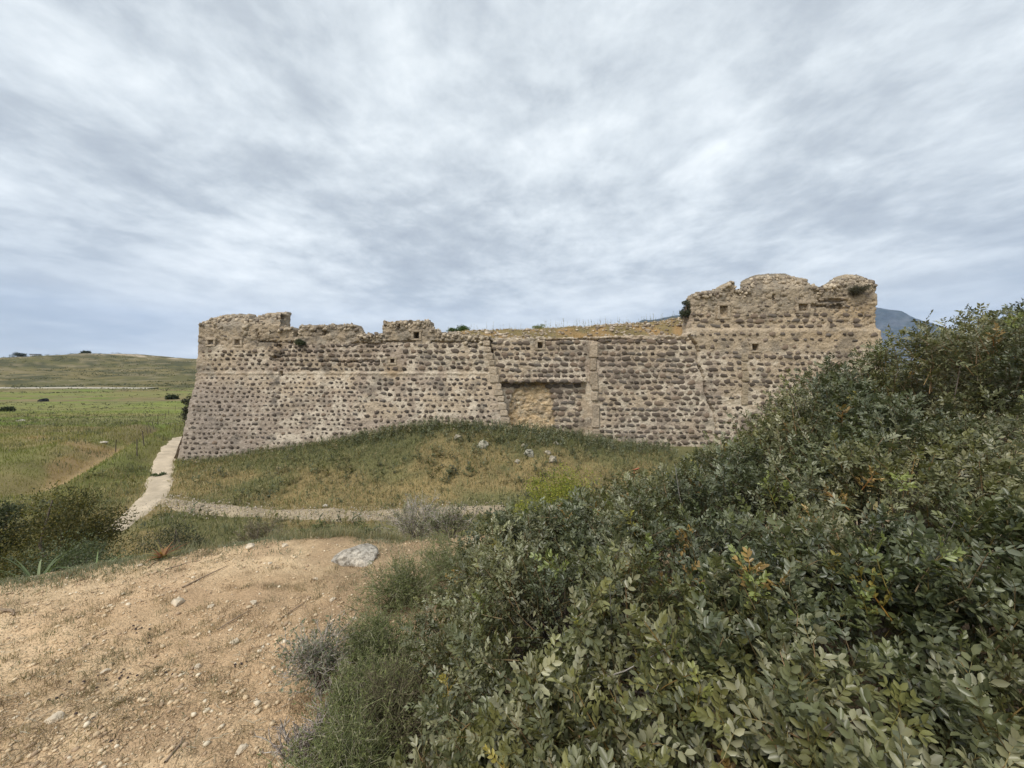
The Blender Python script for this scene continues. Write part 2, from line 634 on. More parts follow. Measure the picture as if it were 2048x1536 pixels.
def polar_ground():
    th = np.concatenate([np.linspace(-62, 62, 360), np.linspace(66, 294, 50)])   # azimuth from +Y, clockwise
    th = np.radians(th)
    r = [0.25]
    while r[-1] < 7000:
        r.append(r[-1] * (1.021 if r[-1] < 600 else 1.06) + 0.002)
    r = np.array(r)
    T, RR = np.meshgrid(th, r, indexing='ij')
    x, y = RR * np.sin(T), RR * np.cos(T)
    z = height(x.ravel(), y.ravel())
    v = np.stack([x.ravel(), y.ravel(), z], 1)
    nT, nR = T.shape
    i = np.arange(nT)[:, None]
    j = np.arange(nR - 1)[None, :]
    i2 = (i + 1) % nT
    q = np.stack([i * nR + j, i * nR + j + 1, i2 * nR + j + 1, i2 * nR + j], -1).reshape(-1, 4)
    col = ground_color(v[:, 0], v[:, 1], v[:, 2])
    # close the hole under the camera
    c0 = len(v)
    v = np.vstack([v, [[0, 0, hz(0, 0)]]])
    col = np.vstack([col, [SAND2]])
    tr = np.array([(c0, k * nR, ((k + 1) % nT) * nR) for k in range(nT)])
    me = make_mesh('ground', v, tr, q[:, ::-1], col, True, M_ground)
    return link('ground', me, label='grassy plain, sandy bank and far fields around the fortress', kind='structure')


polar_ground()


def strip(name, pts, widths, col, label, lift=.05, mat=None, ragged=.25, seg=.35, cross=6):
    pts = np.asarray(pts, float)
    d = np.r_[0, np.cumsum(np.linalg.norm(np.diff(pts[:, :2], axis=0), axis=1))]
    n = max(int(d[-1] / seg), 4)
    tt = np.linspace(0, d[-1], n)
    P = np.stack([np.interp(tt, d, pts[:, 0]), np.interp(tt, d, pts[:, 1])], 1)
    for _ in range(6):
        P[1:-1] = (P[:-2] + 2 * P[1:-1] + P[2:]) / 4
    w = np.interp(tt, d, widths)
    T = np.gradient(P, axis=0)
    T /= np.linalg.norm(T, axis=1, keepdims=True)
    nn = np.stack([-T[:, 1], T[:, 0]], 1)
    u = np.linspace(-.5, .5, cross + 1)
    lf = w * (1 + ragged * 2 * (fbm(tt * .9, tt * 0, 3, 91) - .5) + ragged * .25 * (rng.random(n) - .5))
    rt = w * (1 + ragged * 2 * (fbm(tt * .9, tt * 0 + 9, 3, 95) - .5) + ragged * .25 * (rng.random(n) - .5))
    wid = np.where(u[None, :] < 0, lf[:, None], rt[:, None])
    X = P[:, None, :] + nn[:, None, :] * (u[None, :] * wid)[..., None]
    x, y = X[..., 0].ravel(), X[..., 1].ravel()
    prof = np.tile(np.where(np.abs(u) > .45, -lift * 1.6, 0), n)
    z = height(x, y) + lift + prof
    q = []
    m = cross + 1
    I, J = np.meshgrid(np.arange(n - 1), np.arange(cross), indexing='ij')
    q = np.stack([I * m + J, I * m + J + 1, (I + 1) * m + J + 1, (I + 1) * m + J], -1).reshape(-1, 4)
    c = np.array(col)[None] * (0.66 + .68 * fbm(x * 1.5, y * 1.5, 4, 97))[:, None]
    me = make_mesh(name, np.stack([x, y, z], 1), None, q, c, True, mat or M_path)
    return link(name, me, label=label, kind='structure')


PATH = [pix(*p, ymin=6) for p in ((222, 1066), (262, 1036), (298, 1006), (318, 976), (322, 950), (327, 925), (343, 897), (366, 876))]
ax_ = PATH[-1]
PATH += [np.array([ax_[0] - 1.5, ax_[1] + 6, 0]), np.array([ax_[0] - 1, ax_[1] + 14, 0])]
strip('footpath', PATH, [.6, .8, .95, 1.05, 1.05, 1.1, 1.15, 1.2, 1.2, 1.2], (.50, .415, .305), 'pale trodden footpath running up to the left corner of the fortress', .06)
TRACK = [pix(*p, ymin=6) for p in ((322, 1000), (375, 1014), (450, 1022), (560, 1028), (700, 1032), (800, 1028), (900, 1022), (1010, 1018))]
strip('gravel_track', TRACK, [.6, .9, 1.0, 1.05, 1.2, 1.2, 1.05, .9], (.35, .285, .195), 'grey gravel track crossing in front of the dry meadow', .045, ragged=.5)

rd = np.array([[x, 203 + 6 * math.sin(x * .01) + (x + 270) * -.02] for x in np.linspace(-330, -182, 60)])


def far_road():
    n = len(rd)
    v, q = [], []
    for i, (x, y) in enumerate(rd):
        z = hz(x, y - 3)
        v += [(x, y - 3.4, z - .5), (x, y - 2.8, z + .30), (x, y + 2.8, z + .42), (x, y + 3.2, z - .6)]
    for i in range(n - 1):
        for k in range(3):
            a = i * 4 + k
            q.append((a, a + 4, a + 5, a + 1))
    col = np.tile([.42, .38, .31], (len(v), 1))
    link('dirt_road', make_mesh('dirt_road', np.array(v), None, np.array(q), col, False, M_path), label='pale dirt road crossing the far plain in a straight line', kind='structure')


far_road()

# far mountains
def mountain(name, prof, y0, depth, label, seed):
    """prof: (px, py) skyline in the photo, ridge at depth y0"""
    px = np.array([p[0] for p in prof], float)
    py = np.array([p[1] for p in prof], float)
    n, m = 240, 60
    u = np.linspace(px[0], px[-1], n)
    zr = -(np.interp(u, px, py) - HZ) / F * y0
    xr = (u - 1024) / F * y0
    t_ = np.linspace(-1, 1, m)
    X, T = np.meshgrid(xr, t_, indexing='ij')
    Z = np.repeat(zr[:, None], m, 1)
    Y = y0 + T * depth + (fbm(X * .002, T * 2, 3, seed) - .5) * depth * .25
    fall = np.abs(T) ** 1.25
    base = -40
    rel = (Z - base) * (1 - fall)
    er = (fbm(X * .0022, Y * .0022, 5, seed + 3) - .5)
    gul = np.abs(fbm(X * .0045, Y * .001, 4, seed + 9) - .5) * 2
    Zf = base + rel + (er * .35 - gul * .22) * (Z - base) * ss(0, .35, np.abs(T)) * (1 - fall) + (fbm(X * .01, Y * .0 + 3, 3, seed + 7) - .5) * .03 * (Z - base)
    v = np.stack([X.ravel(), Y.ravel(), Zf.ravel()], 1)
    I, J = np.meshgrid(np.arange(n - 1), np.arange(m - 1), indexing='ij')
    q = np.stack([I * m + J, (I + 1) * m + J, (I + 1) * m + J + 1, I * m + J + 1], -1).reshape(-1, 4)
    k = fbm(X.ravel() * .004, Y.ravel() * .004, 5, seed + 11)[:, None]
    k2 = ss(.5, .62, fbm(X.ravel() * .012, Y.ravel() * .012, 4, seed + 13))[:, None]
    col = lerp(np.array([[.07, .075, .06]]), np.array([[.115, .115, .105]]), ss(.38, .62, k))
    col = lerp(col, np.array([[.05, .06, .04]]), k2 * .7)
    link(name, make_mesh(name, v, None, q, col, True, M_mount), label=label, kind='structure')


mountain('mountain', [(1560, 735), (1640, 690), (1700, 640), (1730, 622), (1752, 612), (1768, 613), (1790, 622), (1806, 624), (1820, 636), (1845, 642), (1870, 648), (1900, 662), (1960, 676), (2100, 690), (2400, 715), (2700, 738)], 5200, 1500, 'blue hazy mountain behind the tower end of the fortress', 3)
mountain('distant_hill', [(1150, 735), (1220, 690), (1270, 648), (1285, 639), (1300, 640), (1320, 637), (1345, 633), (1365, 631), (1400, 640), (1450, 660), (1560, 700), (1700, 735)], 4300, 900, 'grey green hill peeping over the rampart beside the tower', 17)

# ------------------------------------------------------------------ fortress
K = 24.0 / F
Y0 = 24.0


def PX(px):
    return (np.asarray(px, float) - 1024) * K


def PZ(py):
    return -(np.asarray(py, float) - HZ) * K


SIL = [(340, 648), (395, 648), (400, 643), (432, 629), (483, 627), (487, 636), (488.5, 651), (495.5, 651), (496.5, 642), (500, 634), (515, 626), (555, 622), (558, 624), (558.5, 653), (580, 654), (585, 659), (586, 674),
       (596, 674), (597, 653), (599, 651), (650, 650), (709, 648), (718, 667), (745, 669), (764, 666), (764.8, 641), (772, 643), (780, 644), (800, 641), (858, 641), (861, 645), (862, 654), (871, 658), (880, 664), (905, 667), (950, 671), (985, 675),
       (1060, 676), (1120, 675), (1180, 674), (1240, 672), (1300, 671), (1380, 671), (1381, 650), (1385, 632), (1391, 590), (1394, 585), (1437, 580), (1455, 568), (1463, 561), (1471, 562), (1472.5, 578), (1501, 578), (1507, 558), (1531, 548),
       (1572, 545), (1595, 545), (1602, 550), (1623, 554), (1630, 570), (1646, 573), (1676, 566), (1691, 556), (1712, 547), (1735, 547), (1754, 559), (1759, 566), (1840, 566)]
SX, SZ = PX([p[0] for p in SIL]), PZ([p[1] for p in SIL])
# line where a merlon starts to slope back (0 = no slope there)
CH = [(340, 650, 1), (491, 650, 1), (494, 648, 1), (558, 651, 1), (559, 500, 0), (1495, 500, 0), (1496, 577, 1), (1632, 574, 1), (1633, 500, 0), (1670, 500, 0), (1671, 568, 1), (1840, 566, 1)]
CXs, CZs = PX([p[0] for p in CH]), PZ([p[1] for p in CH])
ZS = float(PZ(745))          # where the batter starts
ZL = float(PZ(765))          # ledge over the blocked gate


def xb(z):          # right edge of the battered bastion
    return np.interp(z, [-6, -3.5, -0.78, 1.55, 9], [.62, -.06, -.76, -1.40, -1.5])


def xt(z):          # left edge of the tower (the crack)
    px = np.interp(z, [PZ(900), PZ(850), PZ(800), PZ(760), PZ(715), PZ(690), PZ(672), PZ(560)], [1428, 1426, 1415, 1408, 1399, 1394, 1382, 1380])
    return PX(px)


def xl(z):          # outer left edge
    return np.interp(z, [-6, -5.25, ZS, 2.87, 9], [-20.1, -19.95, -19.65, -19.6, -19.6])


def xr(z):          # outer right edge
    return np.interp(z, [-6, PZ(713), PZ(661), PZ(655), PZ(609), 9], [23.4, 23.13, 23.0, 22.8, 22.85, 22.9])


# recesses: (px0, py0, px1, py1, depth, name)
OPEN = [(1504, 688, 1517, 701, .9, 'deep'), (827, 664, 838, 677, .9, 'deep'), (781, 718, 789, 726, .7, 'deep'), (560, 744, 566, 752, .7, 'deep'), (1076, 684, 1086, 696, .7, 'deep'),
        (416, 680, 426, 689, .18, 'blocked'), (470, 679, 480, 690, .18, 'blocked'), (1441, 611, 1457, 634, .2, 'blocked'), (1599, 607, 1618, 622, .2, 'blocked'), (1548, 588, 1554, 603, .35, 'slit'), (1505, 0, 1505, 0, 0, ''),
        (644, 657, 650, 671, .3, 'slit'), (793, 648, 799, 660, .3, 'slit'), (512, 666, 517, 677, .25, 'slit')]
CRACK = [(1380, 672), (1386, 682), (1392, 690), (1398, 703), (1394, 715), (1395, 728), (1404, 742), (1409, 765), (1411, 785), (1415, 802), (1427, 825), (1429, 850), (1430, 880)]
CRACK2 = [(981, 680), (979, 692), (985, 705)]
CRACK3 = [(552, 688), (560, 694), (566, 706), (556, 713), (545, 717)]


def seg_dist(x, z, pts):
    P = np.stack([PX([p[0] for p in pts]), PZ([p[1] for p in pts])], 1)
    d = np.full(np.shape(x), 1e9)
    for a, b_ in zip(P[:-1], P[1:]):
        ab = b_ - a
        t_ = np.clip(((x - a[0]) * ab[0] + (z - a[1]) * ab[1]) / (ab @ ab), 0, 1)
        d = np.minimum(d, np.hypot(x - a[0] - t_ * ab[0], z - a[1] - t_ * ab[1]))
    return d


XP0, XP1 = float(PX(1181)), float(PX(1195))       # pale strip of quoins
GX0, GX1 = float(PX(1005)), float(PX(1174))


def infill(x, z):    # the blocked gate of small tan stones (0..1)
    gx0 = np.interp(z, [PZ(870), PZ(830), PZ(790), PZ(768)], [PX(1022), PX(1016), PX(1024), PX(1040)])
    gx1 = np.interp(z, [PZ(870), PZ(800), PZ(768)], [PX(1112), PX(1110), PX(1094)])
    w = .25 * (fbm(x * 2, z * 2, 3, 301) - .5)
    return ss(gx0 - .06, gx0 + .06, x + w) * ss(gx1 + .06, gx1 - .06, x + w) * (z < ZL - .1)


def depth_smooth(x, z):
    bas = Y0 - .21 * np.clip(ZS - z, 0, 9) + .02 * np.clip(z - ZS, 0, 9) - .05 * ((z < ZS) & (z > ZS - .12))
    gate = Y0 + .22 + .015 * z
    rec = ((x > GX0 - .3) & (x < GX1) & (z < ZL)).astype(float)
    gate = gate + rec * .22 + infill(x, z) * .14
    ledge = ((x > GX0 - .2) & (x < GX1) & (z > ZL) & (z < ZL + .28)).astype(float)
    gate = gate - ledge * .10
    cur = Y0 + .02 - .045 * np.clip(.6 - z, 0, 9)
    tow = Y0 + .02 - .045 * np.clip(.6 - z, 0, 9) + .10 * ss(PZ(662), PZ(654), z)
    isb = x < xb(z)
    isg = (~isb) & (x < XP0)
    ist = x > xt(z)
    y = np.where(isb, bas, np.where(isg, gate, np.where(ist, tow, cur)))
    return y


def depth(x, z):
    y = depth_smooth(x, z)
    # merlon tops lean back
    ci = np.clip(np.searchsorted(CXs, x) - 1, 0, len(CH) - 2)
    on = np.array([c_[2] for c_ in CH])[ci]
    zl = np.interp(x, CXs, CZs) + .10 * (fbm(x * 2, z * 0, 3, 303) - .5)
    y = y + np.where((on > 0) & (z > zl), (z - zl) * .8, 0)
    # roughness of the face
    y = y + (fbm(x * 1.1, z * 1.1, 3, 305) - .5) * .16 + (fbm(x * 6, z * 7, 3, 307) - .5) * .085
    up = np.where(z > PZ(690), 1.0, .0) * np.where(x > PX(1380), (z > PZ(650)) * 1.0, 1.0)
    y = y + up * (np.clip(fbm(x * 4.2, z * 6.5, 3, 309) - .54, 0, 1)) * .38
    # coarse course lines
    y = y + infill(x, z) * (fbm(x * 5, z * 6, 2, 311) - .5) * .22
    # ragged horizontal fissures under the parapet
    for (a, b_, row, wd) in ((515, 600, 683, .07), (700, 770, 687, .09), (760, 830, 683, .07), (860, 985, 684, .07), (640, 760, 722, .05), (1000, 1096, 771, .09), (1640, 1700, 601, .16), (1625, 1690, 612, .14), (1080, 1380, 679, .05)):
        zc_ = PZ(row) + .18 * (fbm(x * 1.3, z * 0 + row, 3, 313) - .5)
        y = y + np.where((x > PX(a)) & (x < PX(b_)) & (np.abs(z - zc_) < wd * (0.3 + 1.2 * fbm(x * 2.1, z * 0 + row, 2, 317))), .22, 0)
    for pts, wd in ((CRACK, .065), (CRACK2, .06), (CRACK3, .12)):
        w_ = wd * (.45 + 1.1 * fbm(x * 3, z * 3, 2, 319))
        y = y + np.where(seg_dist(x + .12 * (fbm(x * 3, z * 3, 2, 321) - .5), z, pts) < w_, .45, 0)
    for (a, c0, b_, c1, dp, nm) in OPEN:
        if dp:
            inside = (x > PX(a)) & (x < PX(b_)) & (z < PZ(c0)) & (z > PZ(c1))
            rough = (fbm(x * 7, z * 7, 2, 323) - .5) * .22 if nm == 'blocked' else 0
            y = y + np.where(inside, dp + rough, 0)
    return y


def wall_color(x, z):
    def C(a):
        return np.array(a)
    n1 = fbm(x * .35, z * .5, 4, 331)[..., None]
    n2 = fbm(x * 1.6, z * 2.2, 4, 333)[..., None]
    px = x / K + 1024
    py = HZ - z / K
    tan_, pink, grey, cream, ochre = C([.50, .405, .295]), C([.43, .35, .275]), C([.27, .235, .205]), C([.65, .565, .445]), C([.42, .30, .165])
    c = lerp(pink, tan_, ss(.38, .62, n1))
    c = lerp(c, cream, ss(.46, .62, n2) * .75)
    lowl = (ss(620, 430, px) * ss(730, 800, py))[..., None]
    c = lerp(c, C([.34, .285, .24]), lowl * .8)
    para = (ss(692, 678, py) * (px < 985))[..., None]
    c = lerp(c, lerp(C([.40, .325, .23]), C([.29, .25, .195]), ss(.42, .6, n2)), para * .85)
    tw = (ss(1375, 1400, px) * ss(712, 690, py))[..., None]
    c = lerp(c, lerp(C([.51, .41, .285]), C([.43, .345, .245]), ss(.4, .6, n2)), tw * .8)
    tw2 = (ss(1375, 1400, px) * ss(640, 600, py))[..., None]
    c = lerp(c, lerp(C([.40, .335, .245]), C([.29, .255, .20]), ss(.42, .62, n2)), tw2 * .75)
    och = (np.exp(-((px - 1720) / 60) ** 2 - ((py - 620) / 22) ** 2) + np.exp(-((px - 785) / 22) ** 2 - ((py - 745) / 16) ** 2) + .8 * np.exp(-((px - 545) / 25) ** 2 - ((py - 690) / 25) ** 2) + .7 * np.exp(-((px - 1640) / 70) ** 2 - ((py - 672) / 10) ** 2))[..., None]
    c = lerp(c, ochre, np.clip(och, 0, 1) * .6)
    c = lerp(c, lerp(C([.62, .46, .275]), C([.52, .41, .275]), ss(.4, .6, n2)), infill(x, z)[..., None])
    # dark lichen and weathering with shapes of their own
    dk = ss(.60, .74, fbm(x * .9 + 3, z * 1.2, 5, 337))[..., None]
    c = lerp(c, C([.17, .15, .125]), dk * .55)
    pts = [((540, 690), (562, 830), .38), ((1640, 575), (1750, 590), .4), ((640, 700), (650, 735), .5), ((1645, 600), (1690, 612), .4)]
    for a, b_, w_ in pts:
        d = seg_dist(x + .5 * (fbm(x * 1.5, z * 1.5, 3, 339) - .5), z, [a, b_])
        c = lerp(c, C([.13, .115, .10]), (ss(w_, w_ * .2, d) * ss(.36, .58, fbm(x * 2.6, z * 2.6, 3, 341)))[..., None] * .8)
    return np.clip(c, .02, .8)


fort = link('fortress', None, label='long ruined stone fortress wall with battered bastion, broken battlements and corner tower', cat='fortress', loc=(0, 0, 0))

CELL = .055
gx = np.arange(-20.6, 23.7, CELL)
gz = np.arange(-6.0, 6.4, CELL)
GX, GZ = np.meshgrid(gx, gz, indexing='ij')
jx = (np.random.default_rng(5).random(GX.shape) - .5) * CELL * .5
jz = (np.random.default_rng(6).random(GX.shape) - .5) * CELL * .5
VX, VZ = GX + jx, GZ + jz
VY = depth(VX, VZ)
WC = wall_color(VX, VZ)
cxm, czm = (gx[:-1] + CELL / 2)[:, None], (gz[:-1] + CELL / 2)[None, :]
cxm, czm = np.broadcast_arrays(cxm, czm)
ztop = np.interp(cxm, SX, SZ)
ztop = ztop + .02 * (fbm(cxm * 3.1, cxm * 0, 3, 351) - .5) + .09 * (fbm(cxm * 11, cxm * 0, 2, 353) - .5)
# silhouettes leaning back sit a little farther away: keep them at their height in the photo
ci = np.clip(np.searchsorted(CXs, cxm) - 1, 0, len(CH) - 2)
onc = np.array([c_[2] for c_ in CH])[ci]
over = np.where(onc > 0, np.clip(ztop - np.interp(cxm, CXs, CZs), 0, 2) * .8, 0)
ztop = ztop * (1 + over / 24)
wob = .10 * (fbm(czm * 2, czm * 0, 3, 355) - .5)
solid = (czm < ztop) & (cxm > xl(czm) + wob) & (cxm < xr(czm) + wob)
grd = np.interp(cxm, BASE_X, BASE_Z) - .9
solid &= czm > grd
reg = np.where(cxm < xb(czm), 1, np.where(cxm > xt(czm), 3, 2))
MER = [(395, 491.5, 650), (493, 559, 651), (597, 720, 667), (764, 863, 662), (1436, 1473, 579), (1497, 1634, 576), (1672, 1764, 568)]
for k, (a, b_, row) in enumerate(MER):
    reg = np.where((cxm > PX(a)) & (cxm < PX(b_)) & (czm > PZ(row)), 10 + k, reg)
reg = np.where(solid, reg, 0)


def wall_part(name, rid, parent, label=None, thick=1.15):
    mask = reg == rid
    nx, nz = GX.shape
    idx = np.full((nx, nz), -1, np.int64)
    I, J = np.nonzero(mask)
    use = np.zeros((nx, nz), bool)
    for a in (0, 1):
        for b_ in (0, 1):
            use[I + a, J + b_] = True
    k = int(use.sum())
    idx[use] = np.arange(k)
    v = np.stack([VX[use], VY[use], VZ[use]], 1)
    col = WC[use]
    q = [np.stack([idx[I, J], idx[I + 1, J], idx[I + 1, J + 1], idx[I, J + 1]], 1)]
    # rims go back into the masonry
    pm = np.pad(mask, 1)
    bidx = {}
    bv, bc, bq = [], [], []

    def back(i, j):
        if (i, j) not in bidx:
            bidx[(i, j)] = k + len(bv)
            bv.append((VX[i, j], max(VY[i, j] + .25, Y0 + thick + (VY[i, j] - Y0) * .3), VZ[i, j] + .02))
            bc.append(WC[i, j])
        return bidx[(i, j)]
    for i, j in zip(I, J):
        p, q_ = i + 1, j + 1
        if not pm[p, q_ + 1]:
            bq.append((idx[i, j + 1], idx[i + 1, j + 1], back(i + 1, j + 1), back(i, j + 1)))
        if not pm[p - 1, q_]:
            bq.append((idx[i, j], idx[i, j + 1], back(i, j + 1), back(i, j)))
        if not pm[p + 1, q_]:
            bq.append((idx[i + 1, j + 1], idx[i + 1, j], back(i + 1, j), back(i + 1, j + 1)))
    if bv:
        v = np.vstack([v, bv])
        col = np.vstack([col, bc])
        q.append(np.array(bq))
    me = make_mesh(name, v, None, np.concatenate(q), col, False, M_wall)
    return link(name, me, parent, label=label)


bastion = wall_part('bastion_wall', 1, fort, 'sloping wall dotted with small dark cobbles')
curtain = wall_part('curtain_wall', 2, fort, 'curtain wall of large dark cobble courses with a blocked gate')
tower = wall_part('tower_wall', 3, fort, 'taller tan plastered end of the wall with a stepped top')
for k in range(len(MER)):
    wall_part('merlon', 10 + k, fort)

# the hidden return walls, the rampart mass behind the front
def return_wall(name, x, sgn, ztopv, y1):
    ny, nz = 120, 90
    yy = np.linspace(24.2, y1, ny)
    zz = np.linspace(-6.2, ztopv, nz)
    A, B = np.meshgrid(yy, zz, indexing='ij')
    X = x + sgn * (.2 * np.clip(ZS - B, 0, 9)) * (1 if sgn < 0 else .1) + (fbm(A * 2, B * 2, 3, 361) - .5) * .12
    if sgn < 0:
        A = A - .21 * np.clip(ZS - B, 0, 9) * np.clip(1 - (A - 24.2) / 2, 0, 1) + .3
    v = np.stack([X.ravel(), A.ravel(), B.ravel()], 1)
    I, J = np.meshgrid(np.arange(ny - 1), np.arange(nz - 1), indexing='ij')
    q = np.stack([I * nz + J, I * nz + J + 1, (I + 1) * nz + J + 1, (I + 1) * nz + J], -1).reshape(-1, 4)
    link(name, make_mesh(name, v, None, q, wall_color(X.ravel() * 0 + (-18 if sgn < 0 else 22), B.ravel()), False, M_wall), fort)


return_wall('return_wall', -19.5, -1, 2.4, 38)
return_wall('return_wall', 22.6, 1, 4.0, 40)

# stones ------------------------------------------------------------
def stone_template(seed):
    rs = np.random.default_rng(seed)
    n = 8
    a = np.arange(n) / n * 2 * math.pi + rs.uniform(-.30, .30, n)
    r = 1 + rs.uniform(-.36, .20, n)
    rim = np.stack([np.cos(a) * r * .5, np.full(n, .30), np.sin(a) * r * .5], 1)
    r2 = r * rs.uniform(.74, .96, n)
    ring = np.stack([np.cos(a) * r2 * .5, np.full(n, -.10) + rs.uniform(-.10, .09, n), np.sin(a) * r2 * .5], 1)
    ctr = np.array([[rs.uniform(-.1, .1), -.11 + rs.uniform(-.06, .05), rs.uniform(-.1, .1)]])
    v = np.vstack([rim, ring, ctr])
    f = []
    for i in range(n):
        j = (i + 1) % n
        f += [(i, j, n + j), (i, n + j, n + i), (n + i, n + j, 2 * n)]
    return v, np.array(f, np.int32)


ST = [stone_template(500 + i) for i in range(14)]


def chip_template(seed):
    v, f = stone_template(seed)
    n = 8
    return np.vstack([v[:n:1] * np.array([1, 1, 1]), v[-1:]]), np.array([(i, (i + 1) % n, n) for i in range(n)], np.int32)


CT = [chip_template(540 + i) for i in range(14)]
STM = []
for i, (v, f) in enumerate(ST):
    tone = np.array([.128, .101, .079]) * (0.78 + .045 * i)
    if i % 5 == 4:
        tone = np.array([.195, .145, .105])
    if i % 7 == 3:
        tone = np.array([.150, .127, .105])
    STM.append((make_mesh('stone', v, f, None, np.tile(tone, (len(v), 1)), False, M_stone), tone))

stones = []       # (x, z, w, h, template)


def rows(x0f, x1f, za, zb_, pitch, w, h, gap, prob, seed, wavy=.10):
    rs = np.random.default_rng(seed)
    z = za
    while z < zb_:
        ph = pitch * rs.uniform(.92, 1.08)
        x0, x1 = x0f(z), x1f(z)
        x = x0 + rs.uniform(.05, gap)
        rp = np.clip(rs.normal(1, .12), .6, 1.2)
        while x < x1 - w * .4:
            sc = rs.lognormal(0, .28)
            ww = w * np.clip(sc, .45, 1.6) * rs.uniform(.85, 1.15)
            hh_ = min(h * np.clip(sc, .5, 1.25) * rs.uniform(.85, 1.12), pitch * .96)
            if rs.random() < prob(x, z) * rp:
                stones.append((x, z + wavy * (float(vn2(x * .3, z * 1.7, 9)) - .5) + rs.normal(0, .030), ww, hh_, rs.integers(0, len(ST))))
                x += ww * .62 + gap * .5 * rs.uniform(.75, 1.3)
            else:
                x += gap * rs.uniform(.5, .9)
        z += ph


def one(p):
    return lambda x, z: p


rows(lambda z: float(xl(z)) + .2, lambda z: float(PX(742 + 10 * math.sin(z * 5))), -5.7, float(PZ(750)), .275, .225, .185, .37, one(.95), 1)
rows(lambda z: float(PX(748 + 10 * math.sin(z * 5))), lambda z: float(xb(z)) - .45, -5.0, float(PZ(750)), .315, .290, .230, .37, one(.96), 2)
rows(lambda z: float(xl(z)) + .25, lambda z: float(PX(640)), float(PZ(738)), float(PZ(698)), .285, .25, .20, .46, one(.82), 3)
rows(lambda z: float(PX(545)), lambda z: float(PX(800)), float(PZ(738)), float(PZ(688)), .285, .30, .235, .34, one(.93), 4)
rows(lambda z: float(PX(800)), lambda z: float(xb(z)) - .35, float(PZ(738)), float(PZ(682)), .36, .38, .31, .34, one(.98), 5)
rows(lambda z: float(xl(z)) + .3, lambda z: float(PX(760)), float(PZ(692)), float(PZ(660)), .30, .20, .13, .7, one(.22), 6)
rows(lambda z: float(xb(z)) + .15, lambda z: XP0 - .05, ZL + .10, float(PZ(680)), .345, .40, .31, .29, one(.99), 7)
rows(lambda z: max(float(xb(z)) + .15, GX0 - .3), lambda z: GX1 - .05, -4.6, ZL - .22, .36, .43, .345, .30, lambda x, z: 0.0 if float(infill(np.array([x]), np.array([z]))[0]) > .3 else .97, 8)
rows(lambda z: XP1 + .12, lambda z: float(xt(z)) - .12, float(PZ(765)), float(PZ(676)), .36, .45, .33, .29, one(.99), 9)
rows(lambda z: XP1 + .12, lambda z: float(xt(z)) - .12, -5.6, float(PZ(772)), .35, .40, .285, .35, one(.96), 10)
rows(lambda z: float(xt(z)) + .12, lambda z: float(PX(1760)), float(PZ(762)), float(PZ(712)), .375, .42, .30, .40, lambda x, z: 0 if PX(1483) < x < PX(1496) else .94 * float(ss(PX(1760), PX(1640), x)), 11)
rows(lambda z: float(xt(z)) + .12, lambda z: float(PX(1640)), -5.0, float(PZ(769)), .365, .36, .27, .42, lambda x, z: 0 if PX(1483) < x < PX(1496) else .88, 12)
rows(lambda z: float(xt(z)) + .12, lambda z: float(PX(1758)), float(PZ(706)), float(PZ(668)), .375, .34, .25, .60, one(.62), 13)
rows(lambda z: float(PX(1384)), lambda z: float(PX(1752)), float(PZ(652)), float(PZ(624)), .34, .42, .27, .52, lambda x, z: .78 * float(ss(PX(1765), PX(1640), x)) + .12, 14)
rows(lambda z: float(PX(1392)), lambda z: float(PX(1740)), float(PZ(622)), float(PZ(585)), .33, .24, .14, .8, one(.30), 15)

S = np.array([(a, b_, c_, d_, e_) for a, b_, c_, d_, e_ in stones])
keep = np.ones(len(S), bool)
for (a, c0, b_, c1, dp, nm) in OPEN:
    if dp:
        keep &= ~((S[:, 0] > PX(a) - .22) & (S[:, 0] < PX(b_) + .22) & (S[:, 1] < PZ(c0) + .2) & (S[:, 1] > PZ(c1) - .2))
keep &= S[:, 1] < np.interp(S[:, 0], SX, SZ) - .22
keep &= S[:, 1] > np.interp(S[:, 0], BASE_X, BASE_Z) - .5
S = S[keep]
e = .06
yS = depth_smooth(S[:, 0], S[:, 1]) + (fbm(S[:, 0] * 1.1, S[:, 1] * 1.1, 3, 305) - .5) * .16
slope = np.where((S[:, 0] < xb(S[:, 1])) & (S[:, 1] < ZS), math.atan(.21), .03)
tilt = np.random.default_rng(3).normal(0, .10, len(S))
sreg = np.where(S[:, 0] < xb(S[:, 1]), 0, np.where(S[:, 0] > xt(S[:, 1]), 2, 1))
front_vis = np.ones(len(S), bool)
pxs, pys = S[:, 0] / K + 1024, HZ - S[:, 1] / K
front_vis &= pys < np.interp(pxs, [340, 440, 750, 880, 1000, 1200, 1300, 1400, 1500, 1600, 1680, 1780], [905, 900, 862, 842, 846, 866, 878, 840, 800, 715, 700, 690])
order = np.argsort(-(S[:, 2] * S[:, 3]) + 1e3 * (~front_vis))
single = np.zeros(len(S), bool)
single[order[:300]] = True
parents = [bastion, curtain, tower]
rs = np.random.default_rng(77)
depthS = np.minimum(.16, S[:, 3] * .55)
for i in np.nonzero(single)[0]:
    o = bpy.data.objects.new('stone', STM[int(S[i, 4])][0])
    COL.objects.link(o)
    o.parent = parents[sreg[i]]
    o.location = (S[i, 0], yS[i] - .008, S[i, 1])
    o.scale = (S[i, 2], depthS[i] * 1.3, S[i, 3])
    o.rotation_euler = (-slope[i], tilt[i], 0)
